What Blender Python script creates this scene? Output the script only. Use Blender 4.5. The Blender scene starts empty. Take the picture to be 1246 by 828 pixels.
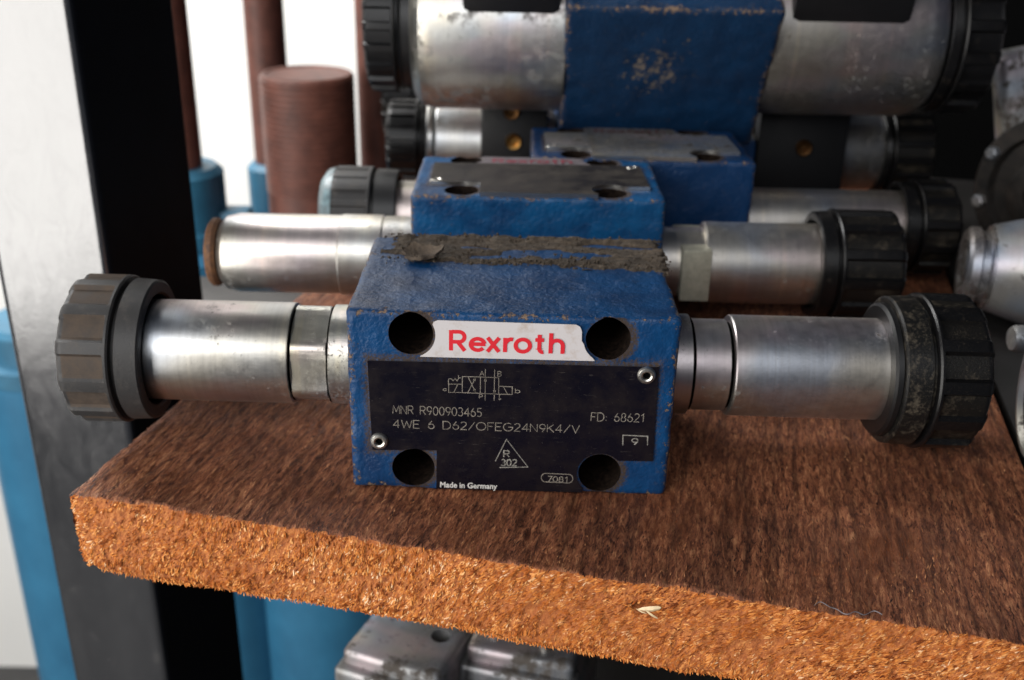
import bpy, bmesh, math, random
import numpy as np
from mathutils import Vector, Matrix, Euler
random.seed(7); rng = np.random.default_rng(7)
S = 0.001                                    # everything below is written in millimetres
D = bpy.data
scene = bpy.context.scene
COL = scene.collection
R = math.radians

# ------------------------------------------------------------------ camera, world, lamps, exposure
cam = D.cameras.new('camera'); cam_o = D.objects.new('camera', cam); COL.objects.link(cam_o)
cam.sensor_width = 36.0; cam.lens = 1290 / 1246 * 36.0
cam.clip_start = 0.005; cam.clip_end = 20
cam_o.location = Vector((0, -197.4, 124.3)) * S
cam_o.rotation_euler = (Matrix.Rotation(R(90 - 24), 3, 'X') @ Matrix.Rotation(R(1.2), 3, 'Z')).to_euler()
cam.dof.use_dof = True; cam.dof.focus_distance = 0.205; cam.dof.aperture_fstop = 20.0
scene.camera = cam_o
w = D.worlds.new('World'); scene.world = w; w.use_nodes = True
w.node_tree.nodes['Background'].inputs['Color'].default_value = (0.55, 0.68, 1.0, 1)
w.node_tree.nodes['Background'].inputs['Strength'].default_value = 0.035

def lamp(name, loc, target, sx, sy, power, color):
    l = D.lights.new(name, 'AREA'); l.shape = 'RECTANGLE'; l.size = sx * S; l.size_y = sy * S
    l.energy = power; l.color = color
    o = D.objects.new(name, l); COL.objects.link(o); o.location = Vector(loc) * S
    o.rotation_euler = (Vector(target) - Vector(loc)).to_track_quat('-Z', 'Y').to_euler()
    return o
lamp('window_light', (-770, -570, 130), (0, 60, 10), 900, 1020, 15.5, (1.0, 0.97, 0.93))
lamp('doorway_light', (-560, 460, 560), (-20, 60, 0), 500, 500, 0.8, (0.84, 0.92, 1.0))
lamp('sky_light', (-240, -840, 640), (0, 0, -10), 900, 560, 5.4, (0.97, 0.98, 1.0))
lamp('wall_fill', (-420, 400, 520), (-330, 640, 20), 500, 300, 9, (1.0, 0.99, 0.97))  # added lamp out of view, only to overexpose the white wall
scene.view_settings.view_transform = 'Standard'; scene.view_settings.look = 'None'
scene.view_settings.exposure = 0.0; scene.view_settings.gamma = 1.0
scene.render.engine = 'CYCLES'
scene.cycles.max_bounces = 6

# ------------------------------------------------------------------ object helpers
def link(name, me, parent=None, mats=()):
    for m in mats: me.materials.append(m)
    o = D.objects.new(name, me); COL.objects.link(o)
    if parent is not None: o.parent = parent
    return o
def empty(name, loc=(0, 0, 0), rot=(0, 0, 0)):
    o = D.objects.new(name, None); COL.objects.link(o)
    o.empty_display_size = 0.01
    o.location = Vector(loc) * S; o.rotation_euler = [R(a) for a in rot]
    return o
def tag(o, label=None, cat=None, group=None, kind=None):
    if label: o['label'] = label
    if cat: o['category'] = cat
    if group: o['group'] = group
    if kind: o['kind'] = kind
    return o
def mesh(name, V, F, smooth=35, mi=None):
    me = D.meshes.new(name)
    me.from_pydata([tuple(v) for v in (np.asarray(V, float) * S)], [], [tuple(f) for f in F])
    if mi is not None: me.polygons.foreach_set('material_index', np.asarray(mi, np.int32))
    if smooth:
        me.polygons.foreach_set('use_smooth', [True] * len(me.polygons))
        me.set_sharp_from_angle(angle=R(smooth))
    me.update()
    return me
def big_mesh(name, V, Q, smooth=True):
    """numpy verts and same-size faces, fast"""
    V = np.ascontiguousarray(V, np.float32) * S; Q = np.ascontiguousarray(Q, np.int32)
    k = Q.shape[1]
    me = D.meshes.new(name)
    me.vertices.add(len(V)); me.vertices.foreach_set('co', V.ravel())
    me.loops.add(Q.size); me.loops.foreach_set('vertex_index', Q.ravel())
    me.polygons.add(len(Q)); me.polygons.foreach_set('loop_start', np.arange(len(Q), dtype=np.int32) * k)
    me.polygons.foreach_set('loop_total', np.full(len(Q), k, np.int32))
    me.polygons.foreach_set('use_smooth', np.full(len(Q), smooth, bool))
    me.update(calc_edges=True); me.validate()
    return me
# numpy value noise
def _h(ix, iy, iz, seed):
    n = (ix.astype(np.int64) * 374761393 + iy.astype(np.int64) * 668265263 + iz.astype(np.int64) * 2147483647 + seed * 974711) & 0xffffffff
    n = ((n ^ (n >> 13)) * 1274126177) & 0xffffffff
    n = ((n ^ (n >> 16)) * 2246822519) & 0xffffffff
    return ((n ^ (n >> 15)) & 0xffffff) / float(0xffffff)
def vn(P, f=(1, 1, 1), seed=0):
    p = P * np.asarray(f, float); i = np.floor(p).astype(np.int64); t = p - i; t = t * t * (3 - 2 * t)
    x, y, z = i[:, 0], i[:, 1], i[:, 2]; a, b, c = t[:, 0], t[:, 1], t[:, 2]
    r = 0
    for dx in (0, 1):
        for dy in (0, 1):
            for dz in (0, 1):
                wgt = (a if dx else 1 - a) * (b if dy else 1 - b) * (c if dz else 1 - c)
                r = r + wgt * _h(x + dx, y + dy, z + dz, seed)
    return r * 2 - 1
def rbox(xs, ys, zs, r, skip=()):
    """rounded box from coordinate arrays; returns verts, quads, side index of each quad"""
    lo = np.array([xs[0], ys[0], zs[0]]); hi = np.array([xs[-1], ys[-1], zs[-1]])
    VV, QQ, SS, off = [], [], [], 0
    A = [np.asarray(a, float) for a in (xs, ys, zs)]
    for ax in range(3):
        u, v = (ax + 1) % 3, (ax + 2) % 3
        for s in (0, 1):
            side = ax * 2 + s
            if side in skip: continue
            U_, V_ = np.meshgrid(A[u], A[v], indexing='ij')
            P = np.zeros(U_.shape + (3,)); P[..., u] = U_; P[..., v] = V_; P[..., ax] = (lo, hi)[s][ax]
            nu, nv = U_.shape; idx = np.arange(nu * nv).reshape(nu, nv) + off
            q = np.stack([idx[:-1, :-1], idx[1:, :-1], idx[1:, 1:], idx[:-1, 1:]], -1).reshape(-1, 4)
            if s == 0: q = q[:, ::-1]
            VV.append(P.reshape(-1, 3)); QQ.append(q); SS.append(np.full(len(q), side)); off += nu * nv
    V = np.concatenate(VV); Q = np.concatenate(QQ); sd = np.concatenate(SS)
    key = np.round(V * 1000).astype(np.int64)
    _, first, inv = np.unique(key, axis=0, return_index=True, return_inverse=True)
    inv = inv.reshape(-1); V = V[first]; Q = inv[Q]
    inner = np.clip(V, lo + r, hi - r); d = V - inner; n = np.linalg.norm(d, axis=1, keepdims=True)
    V = np.where(n > 0, inner + d / np.maximum(n, 1e-9) * r, V)
    return V, Q, sd
def steps(a, b, d): return np.linspace(a, b, max(2, int(abs(b - a) / d) + 1))
def box_me(name, lo, hi, r=0.5, seg=2):
    bm = bmesh.new(); bmesh.ops.create_cube(bm, size=1)
    lo, hi = Vector(lo), Vector(hi)
    for v in bm.verts: v.co = Vector([(lo[i] + hi[i]) / 2 + v.co[i] * (hi[i] - lo[i]) for i in range(3)]) * S
    if r: bmesh.ops.bevel(bm, geom=bm.edges[:], offset=r * S, segments=seg, profile=0.6, affect='EDGES')
    me = D.meshes.new(name); bm.to_mesh(me); bm.free()
    me.polygons.foreach_set('use_smooth', [True] * len(me.polygons)); me.set_sharp_from_angle(angle=R(40))
    return me
def lathe_me(name, prof, axis='X', seg=96, center=(0, 0, 0), rfun=None, smooth=35, matfun=None):
    """prof: (position along axis, radius); rfun(pos, radius, angle) may alter the radius"""
    V, F, MI = [], [], []; n = seg
    for k, (x, r) in enumerate(prof):
        for j in range(n):
            a = 2 * math.pi * j / n
            rr = rfun(x, r, a, k) if rfun else r
            c, s = rr * math.cos(a), rr * math.sin(a)
            V.append({'X': (x, -c, s), 'Y': (c, x, s), 'Z': (c, s, x)}[axis])
    flip = axis == 'Y'
    for k in range(len(prof) - 1):
        for j in range(n):
            q = (k * n + j, k * n + (j + 1) % n, (k + 1) * n + (j + 1) % n, (k + 1) * n + j)
            F.append(q); MI.append(matfun(k, j) if matfun else 0)
    V = np.array(V) + np.array(center)
    me = mesh(name, V, F, 0, MI)
    bm = bmesh.new(); bm.from_mesh(me)
    bmesh.ops.remove_doubles(bm, verts=bm.verts, dist=1e-7)
    bmesh.ops.recalc_face_normals(bm, faces=bm.faces)
    bm.to_mesh(me); bm.free()
    me.polygons.foreach_set('use_smooth', [True] * len(me.polygons)); me.set_sharp_from_angle(angle=R(smooth))
    return me
def cut(o, cutters, solver='EXACT'):
    mods = []
    for c in cutters:
        m = o.modifiers.new('cut', 'BOOLEAN'); m.operation = 'DIFFERENCE'; m.solver = solver; m.object = c
    dg = bpy.context.evaluated_depsgraph_get(); dg.update()
    me = D.meshes.new_from_object(o.evaluated_get(dg))
    o.modifiers.clear(); old = o.data; o.data = me
    for c in cutters: D.objects.remove(c)
    me.polygons.foreach_set('use_smooth', [True] * len(me.polygons)); me.set_sharp_from_angle(angle=R(38))
def cyl_tmp(center, r, length, axis='Y', seg=48):
    me = lathe_me('tmp', [(-length / 2, 0), (-length / 2, r), (length / 2, r), (length / 2, 0)], axis, seg, center)
    return link('tmp', me)

# ------------------------------------------------------------------ material helpers
class M:
    def __init__(s, name):
        s.m = D.materials.new(name); s.m.use_nodes = True; s.t = s.m.node_tree; s.n = s.t.nodes
        s.b = s.n['Principled BSDF']
        tc = s.n.new('ShaderNodeTexCoord'); v = s.n.new('ShaderNodeVectorMath'); v.operation = 'SCALE'
        v.inputs['Scale'].default_value = 1000; s.t.links.new(tc.outputs['Object'], v.inputs[0]); s.vec = v.outputs[0]
    def L(s, a, b):
        if isinstance(a, (int, float)): b.default_value = a
        elif isinstance(a, tuple): b.default_value = a if len(a) == 4 else (*a, 1) if len(b.default_value) == 4 else a
        else: s.t.links.new(a, b)
    def map(s, scale=(1, 1, 1), rot=(0, 0, 0), loc=(0, 0, 0), vec=None):
        n = s.n.new('ShaderNodeMapping'); s.L(vec or s.vec, n.inputs[0])
        n.inputs['Scale'].default_value = scale; n.inputs['Rotation'].default_value = [R(a) for a in rot]; n.inputs['Location'].default_value = loc
        return n.outputs[0]
    def noise(s, scale, detail=3, rough=0.55, vec=None, dist=0.0):
        n = s.n.new('ShaderNodeTexNoise'); s.L(vec or s.vec, n.inputs['Vector'])
        n.inputs['Scale'].default_value = scale; n.inputs['Detail'].default_value = detail
        n.inputs['Roughness'].default_value = rough; n.inputs['Distortion'].default_value = dist
        return n.outputs['Fac']
    def vor(s, scale, vec=None, feat='F1'):
        n = s.n.new('ShaderNodeTexVoronoi'); s.L(vec or s.vec, n.inputs['Vector']); n.inputs['Scale'].default_value = scale; n.feature = feat
        return n.outputs['Distance']
    def ramp(s, fac, stops, interp='LINEAR'):
        n = s.n.new('ShaderNodeValToRGB'); s.L(fac, n.inputs[0]); e = n.color_ramp.elements; n.color_ramp.interpolation = interp
        while len(e) < len(stops): e.new(0.5)
        for el, (p, c) in zip(e, stops):
            el.position = p; el.color = (c, c, c, 1) if isinstance(c, (int, float)) else (*c, 1)
        return n.outputs[0]
    def mix(s, fac, a, b, mode='MIX'):
        n = s.n.new('ShaderNodeMix'); n.data_type = 'RGBA'; n.blend_type = mode
        s.L(fac, n.inputs[0]); s.L(a, n.inputs[6]); s.L(b, n.inputs[7]); return n.outputs[2]
    def mth(s, op, a, b=None, clamp=False):
        n = s.n.new('ShaderNodeMath'); n.operation = op; n.use_clamp = clamp; s.L(a, n.inputs[0])
        if b is not None: s.L(b, n.inputs[1])
        return n.outputs[0]
    def sep(s, vec=None):
        n = s.n.new('ShaderNodeSeparateXYZ'); s.L(vec or s.vec, n.inputs[0]); return n.outputs
    def bump(s, h, dist_mm, strength=1.0, prev=None):
        n = s.n.new('ShaderNodeBump'); s.L(h, n.inputs['Height']); n.inputs['Distance'].default_value = dist_mm * S
        n.inputs['Strength'].default_value = strength
        if prev is not None: s.L(prev, n.inputs['Normal'])
        return n.outputs[0]
    def attr(s, name):
        n = s.n.new('ShaderNodeAttribute'); n.attribute_name = name; return n
    def out(s, **k):
        for a, v in k.items(): s.L(v, s.b.inputs[a.replace('_', ' ')])
        return s.m

def mat_metal(name, base=(0.78, 0.75, 0.68), dark=(0.55, 0.54, 0.52), grime=(0.06, 0.05, 0.042), g_thr=0.68, g_w=0.06, rough=0.38, ring=0.012, gscale=0.35, metallic=1.0):
    m = M(name)
    big = m.noise(0.06, 3, 0.6); col = m.mix(m.ramp(big, [(0.35, 0.0), (0.7, 1.0)]), base, dark)
    tint = m.noise(0.035, 2, 0.5, vec=m.map(loc=(37, 11, 5)))
    col = m.mix(m.mth('MULTIPLY', m.ramp(tint, [(0.45, 0.0), (0.60, 1.0)]), 0.55), col, (0.40, 0.50, 0.66))
    tint2 = m.noise(0.05, 2, 0.5, vec=m.map(loc=(-17, 51, 25)))
    col = m.mix(m.mth('MULTIPLY', m.ramp(tint2, [(0.46, 0.0), (0.64, 1.0)]), 0.5), col, (0.72, 0.62, 0.42))
    tint3 = m.noise(0.07, 2, 0.5, vec=m.map(loc=(7, -31, 65), scale=(0.5, 1, 1)))
    col = m.mix(m.mth('MULTIPLY', m.ramp(tint3, [(0.5, 0.0), (0.62, 1.0)]), 0.45), col, (0.72, 0.50, 0.52))
    band = m.ramp(m.noise(1.0, 2, 0.5, vec=m.map(scale=(0.11, 0.0, 0.0))), [(0.40, 0.0), (0.46, 1.0)], 'EASE')
    col = m.mix(m.mth('MULTIPLY', band, 0.35), col, (0.40, 0.42, 0.45))
    sp = m.noise(gscale, 6, 0.72); reg = m.noise(0.05, 2, 0.5, vec=m.map(loc=(3, 91, 7)))
    gm = m.mth('ADD', sp, m.mth('MULTIPLY', m.mth('SUBTRACT', reg, 0.5), 0.55))
    gm = m.ramp(gm, [(g_thr - g_w, 0.0), (g_thr + g_w, 1.0)])
    fine = m.ramp(m.noise(1.6, 5, 0.75), [(0.62, 0.0), (0.70, 0.85)])
    gm2 = m.mth('MAXIMUM', gm, m.mth('MULTIPLY', fine, m.ramp(reg, [(0.35, 0.1), (0.6, 1.0)])))
    rings = m.noise(1.0, 4, 0.7, vec=m.map(scale=(1.5, 0.02, 0.02)))
    scr = m.noise(1.0, 3, 0.6, vec=m.map(scale=(0.25, 2.5, 2.5)))
    col = m.mix(m.mth('MULTIPLY', m.ramp(rings, [(0.3, 1.0), (0.6, 0.0)]), 0.25), col, (0.30, 0.29, 0.27))
    rr = m.mth('ADD', m.mth('MULTIPLY', m.noise(0.4, 4, 0.6), 0.16), rough - 0.08)
    rr = m.mth('ADD', rr, m.mth('MULTIPLY', gm2, 0.35))
    b1 = m.bump(rings, ring, 1.0); b2 = m.bump(scr, 0.01, 0.6, b1); b3 = m.bump(sp, 0.05, 0.6, b2)
    b3 = m.bump(m.noise(0.13, 2, 0.5), 0.10, 0.8, b3)
    return m.out(Base_Color=m.mix(gm2, col, grime), Metallic=m.mth('SUBTRACT', metallic, m.mth('MULTIPLY', gm2, 0.85 * metallic)), Roughness=rr, Normal=b3)

def mat_paint(name, half, center, base=(0.003, 0.055, 0.165), lo=(0.002, 0.024, 0.080), chip=0.5, grime_at=None, patch=None, rough=0.3):
    """painted rough casting; half/center of the block (mm) place the chipped edges"""
    m = M(name); x, y, z = m.sep()
    col = m.mix(m.ramp(m.noise(0.09, 3, 0.6), [(0.3, 0.0), (0.7, 1.0)]), base, lo)
    col = m.mix(m.mth('MULTIPLY', m.ramp(m.noise(0.9, 4, 0.7), [(0.5, 0.0), (0.75, 1.0)]), 0.25), col, (0.02, 0.05, 0.11))
    a, b, c = [m.mth('SUBTRACT', h, m.mth('ABSOLUTE', m.mth('SUBTRACT', q, k))) for q, h, k in zip((x, y, z), half, center)]
    ab = m.mth('MINIMUM', a, b); AB = m.mth('MAXIMUM', a, b)
    second = m.mth('MAXIMUM', ab, m.mth('MINIMUM', AB, c))          # distance to the nearest block edge
    edge = m.ramp(m.mth('DIVIDE', second, 3.2), [(0.0, 1.0), (0.28, 0.55), (1.0, 0.0)])
    nz = m.noise(0.75, 6, 0.75)
    nz = m.mth('ADD', nz, m.mth('MULTIPLY', m.mth('SUBTRACT', m.noise(0.11, 3, 0.6, vec=m.map(loc=(31, 7, 3))), 0.5), 0.34))
    cm = m.ramp(m.mth('ADD', nz, m.mth('MULTIPLY', edge, 0.24)), [(0.74 - chip * 0.05, 0.0), (0.78 - chip * 0.05, 1.0)])
    chipcol = m.mix(m.noise(1.3, 4, 0.6), (0.06, 0.035, 0.022), (0.30, 0.21, 0.15))
    col = m.mix(cm, col, chipcol)
    gm = m.mth('MULTIPLY', m.ramp(m.noise(0.55, 5, 0.7, vec=m.map(loc=(9, 9, 9))), [(0.60, 0.0), (0.74, 0.8)]), 0.7)
    if grime_at:                                   # dirt collected round the screw holes and the plate
        hx, hz, hr = grime_at
        dx = m.mth('SUBTRACT', m.mth('ABSOLUTE', x), hx); dz = m.mth('SUBTRACT', m.mth('ABSOLUTE', m.mth('SUBTRACT', z, center[2] + 0.3)), hz)
        d = m.mth('SUBTRACT', m.mth('SQRT', m.mth('ADD', m.mth('MULTIPLY', dx, dx), m.mth('MULTIPLY', dz, dz))), hr)
        g1 = m.ramp(m.mth('DIVIDE', d, 2.0), [(0.0, 0.85), (1.0, 0.0)])
        # plate outline
        px = m.mth('SUBTRACT', m.mth('ABSOLUTE', x), 30.0); pz = m.mth('SUBTRACT', m.mth('ABSOLUTE', m.mth('SUBTRACT', z, 20.4)), 11.0)
        g2 = m.ramp(m.mth('DIVIDE', m.mth('MAXIMUM', px, pz), 2.4), [(0.0, 0.75), (1.0, 0.0)])
        front = m.ramp(m.mth('ADD', y, 1.0), [(0.0, 1.0), (1.0, 0.0)])
        inner = m.ramp(y, [(0.35, 0.0), (0.6, 1.0)])
        g = m.mth('MAXIMUM', g1, g2)
        g = m.mth('MULTIPLY', g, m.ramp(y, [(0.5, 1.0), (0.9, 0.0)]))
        gg = m.ramp(m.mth('ADD', m.mth('MULTIPLY', g, 0.42), m.noise(1.8, 5, 0.8)), [(0.66, 0.0), (0.84, 1.0)])
        gm = m.mth('MAXIMUM', gm, gg)
        deep = m.mth('MULTIPLY', m.ramp(y, [(0.85, 0.0), (1.0, 1.0)]), m.ramp(m.mth('DIVIDE', m.mth('SUBTRACT', d, 0.1), 0.6), [(0.0, 1.0), (1.0, 0.0)]))
    col = m.mix(gm, col, m.mix(m.noise(2.2, 4, 0.8), (0.008, 0.006, 0.006), (0.075, 0.048, 0.032)))
    if patch:
        pv = m.n.new('ShaderNodeVectorMath'); pv.operation = 'DISTANCE'; m.L(m.vec, pv.inputs[0]); pv.inputs[1].default_value = patch
        pm = m.ramp(m.mth('ADD', m.ramp(m.mth('DIVIDE', pv.outputs['Value'], 20), [(0.0, 0.21), (1.0, 0.0)]), m.noise(0.28, 6, 0.78)), [(0.68, 0.0), (0.72, 1.0)])
        col = m.mix(pm, col, (0.12, 0.10, 0.085)); cm = m.mth('MAXIMUM', cm, pm)
    hb = m.noise(0.85, 2, 0.5); hb2 = m.noise(2.6, 3, 0.6)
    b1 = m.bump(hb, 0.24, 1.0); b2 = m.bump(hb2, 0.05, 1.0, b1); b3 = m.bump(m.mth('SUBTRACT', 1.0, cm), 0.12, 1.0, b2)
    rg = m.mth('ADD', rough, m.mth('MULTIPLY', m.mth('MAXIMUM', cm, gm), 0.45))
    rg = m.mth('ADD', rg, m.mth('MULTIPLY', m.noise(1.1, 4, 0.6), 0.18))
    return m.out(Base_Color=col, Roughness=rg, Normal=b3, Specular_IOR_Level=0.36)

def mat_plastic(name, base=(0.012, 0.011, 0.011), dust=(0.12, 0.095, 0.075), amount=0.5, rough=0.42, scale=0.25):
    m = M(name)
    d = m.noise(scale, 6, 0.7); d2 = m.noise(1.8, 4, 0.75, vec=m.map(loc=(5, 5, 5)))
    k = m.ramp(m.mth('ADD', m.mth('MULTIPLY', d, 0.7), m.mth('MULTIPLY', d2, 0.3)), [(0.62 - amount * 0.3, 0.0), (0.80 - amount * 0.2, 1.0)])
    k = m.mth('MULTIPLY', k, min(1.0, 0.35 + amount * 0.6))
    fine = m.ramp(m.noise(5.5, 2, 0.5), [(0.66, 0.0), (0.72, 0.6)])
    col = m.mix(m.mth('MAXIMUM', k, fine), base, dust)
    b = m.bump(d2, 0.06, 1.0)
    return m.out(Base_Color=col, Roughness=m.mth('ADD', rough, m.mth('MULTIPLY', k, 0.35)), Normal=b, Specular_IOR_Level=0.3)
def mat_flat(name, col, rough=0.5, metallic=0.0, var=0.0, scale=0.2, bumpd=0.0, col2=None, spec=0.5):
    m = M(name); c = col
    if var or col2:
        c = m.mix(m.ramp(m.noise(scale, 5, 0.7), [(0.35, 0.0), (0.68, 1.0)]), col, col2 or tuple(q * (1 - var) for q in col))
    k = dict(Specular_IOR_Level=spec, Base_Color=c, Roughness=rough, Metallic=metallic)
    if bumpd: k['Normal'] = m.bump(m.noise(scale * 6, 4, 0.6), bumpd)
    return m.out(**k)

m_tube = mat_metal('zinc_plated_steel')
m_tube_pitted = mat_metal('pitted_zinc_steel', base=(0.68, 0.67, 0.58), dark=(0.52, 0.51, 0.44), g_thr=0.66, g_w=0.05, gscale=1.1, rough=0.38)
m_tube_dirty = mat_metal('oily_steel', base=(0.74, 0.68, 0.60), dark=(0.54, 0.49, 0.44), g_thr=0.68, rough=0.42)
m_tube_big = mat_metal('stained_steel', base=(0.62, 0.62, 0.58), dark=(0.42, 0.41, 0.37), g_thr=0.62, g_w=0.10, gscale=0.25, rough=0.40)
m_knob_dusty = mat_plastic('dusty_grey_plastic', (0.034, 0.033, 0.033), (0.10, 0.085, 0.072), 0.40, 0.45)
m_knob_pad = mat_plastic('dust_filled_grip_pad', (0.042, 0.033, 0.027), (0.095, 0.070, 0.052), 0.8, 0.6)
m_knob_black = mat_plastic('greasy_black_plastic', (0.004, 0.004, 0.0045), (0.10, 0.08, 0.06), 0.18, 0.30, 0.18)
m_knob_pad_black = mat_plastic('smeared_black_grip_pad', (0.006, 0.0055, 0.005), (0.12, 0.095, 0.065), 0.34, 0.4, 0.14)
m_knob_smear = mat_plastic('dirt_smeared_collar', (0.006, 0.006, 0.006), (0.17, 0.14, 0.10), 0.40, 0.35, 0.5)
m_rubber = mat_flat('black_rubber', (0.0035, 0.0035, 0.004), 0.42)
m_black = mat_flat('black_moulded_plastic', (0.004, 0.004, 0.005), 0.45, var=0.3, bumpd=0.04)
m_bore = mat_flat('gritty_bore_shade', (0.002, 0.0015, 0.0015), 0.7, col2=(0.022, 0.014, 0.010), scale=0.9, bumpd=0.2, spec=0.05)  # brown grit over near-black that paints in the shade of the bores
m_hole = mat_flat('recess_shade', (0.002, 0.002, 0.002), 0.8, spec=0.0)  # shade in holes, seats and grooves put into a gloss-free near-black
m_brass = mat_flat('brass', (0.75, 0.42, 0.13), 0.3, 1.0, var=0.4)
m_brass_dull = mat_flat('tarnished_brass', (0.20, 0.10, 0.04), 0.45, 1.0, var=0.5)
m_alu = mat_flat('bare_aluminium', (0.78, 0.77, 0.74), 0.28, 1.0, var=0.2, scale=1.0)
m_rivet = mat_flat('rivet_aluminium', (0.80, 0.77, 0.70), 0.34, 1.0, var=0.35, scale=1.6)
m_engrave = mat_flat('engraved_bare_metal', (0.33, 0.29, 0.24), 0.55, 0.0, var=0.6, scale=1.2)
m_stamp = mat_flat('stamped_bare_metal', (0.36, 0.34, 0.30), 0.5, 0.0, var=0.75, scale=1.6)
m_red = mat_flat('red_print', (0.62, 0.018, 0.03), 0.45)
m_white_print = mat_flat('white_print', (0.72, 0.70, 0.66), 0.5, var=0.3, scale=1.5)
m_rust = mat_flat('rusty_brown_steel', (0.16, 0.058, 0.040), 0.55, var=0.0, col2=(0.075, 0.028, 0.020), scale=0.09)
m_rust_ring = mat_flat('rusted_ring', (0.20, 0.09, 0.035), 0.7, col2=(0.06, 0.03, 0.02), scale=0.6)
m_bluebarrel = mat_flat('light_blue_enamel', (0.035, 0.165, 0.29), 0.34, col2=(0.025, 0.12, 0.22), scale=0.02)
m_bluecap = mat_flat('dusty_blue_enamel', (0.03, 0.15, 0.25), 0.5, col2=(0.02, 0.10, 0.17), scale=0.04)
m_cast = mat_metal('cast_aluminium', base=(0.24, 0.235, 0.225), dark=(0.13, 0.125, 0.12), g_thr=0.60, rough=0.48, ring=0.0, gscale=0.2, metallic=0.75)
m_cast_dark = mat_metal('cast_iron', base=(0.10, 0.10, 0.105), dark=(0.05, 0.05, 0.055), g_thr=0.60, rough=0.42, ring=0.0, gscale=0.2, metallic=0.7)
m_wall = mat_flat('white_plaster', (0.80, 0.79, 0.76), 0.8, var=0.08, scale=0.004)
m_floor = mat_flat('dark_oily_concrete', (0.055, 0.052, 0.05), 0.8, col2=(0.03, 0.03, 0.03), scale=0.01)
m_dark = mat_flat('interior_shade', (0.004, 0.004, 0.004), 0.9, spec=0.05)  # near-black colour stands in for the unlit interior behind the valves
m_shelf = mat_flat('blackened_steel', (0.02, 0.018, 0.017), 0.5, 0.0, var=0.5, scale=0.05)

# nameplate faces
def mat_plate(name, base, worn, rough):
    m = M(name)
    k = m.ramp(m.noise(0.12, 5, 0.7), [(0.42, 0.0), (0.7, 1.0)])
    col = m.mix(k, base, worn)
    col = m.mix(m.ramp(m.noise(3.0, 3, 0.7), [(0.70, 0.0), (0.76, 0.5)]), col, (0.25, 0.22, 0.19))
    scr = m.noise(1.0, 3, 0.7, vec=m.map(scale=(0.25, 1, 3.5), rot=(0, 25, 0)))
    col = m.mix(m.ramp(scr, [(0.66, 0.0), (0.74, 0.25)]), col, (0.16, 0.14, 0.12))
    return m.out(Specular_IOR_Level=0.22, Base_Color=col, Roughness=m.mth('ADD', rough, m.mth('MULTIPLY', k, 0.2)), Normal=m.bump(m.noise(1.0, 4, 0.6), 0.03))
m_plate = mat_plate('black_anodised_plate', (0.0045, 0.004, 0.008), (0.011, 0.008, 0.009), 0.26)
m_plate_worn = mat_plate('worn_black_plate', (0.014, 0.012, 0.012), (0.040, 0.034, 0.028), 0.40)
m_plate_grey = mat_metal('dull_grey_plate', base=(0.30, 0.28, 0.26), dark=(0.18, 0.17, 0.16), g_thr=0.58, rough=0.42, ring=0.0, metallic=0.8)
def mat_logo():
    m = M('white_logo_panel')
    st = m.ramp(m.noise(0.22, 5, 0.75), [(0.54, 0.0), (0.72, 0.55)])
    col = m.mix(st, (0.56, 0.53, 0.53), (0.36, 0.26, 0.18))
    col = m.mix(m.ramp(m.noise(2.4, 3, 0.7), [(0.70, 0.0), (0.75, 0.8)]), col, (0.20, 0.13, 0.09))
    return m.out(Base_Color=col, Roughness=0.42)
m_logo = mat_logo()

# ------------------------------------------------------------------ stroke lettering
def arc(cx, cy, rx, ry, a0, a1, n=10):
    return [(cx + rx * math.cos(R(a0 + (a1 - a0) * i / n)), cy + ry * math.sin(R(a0 + (a1 - a0) * i / n))) for i in range(n + 1)]
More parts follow.
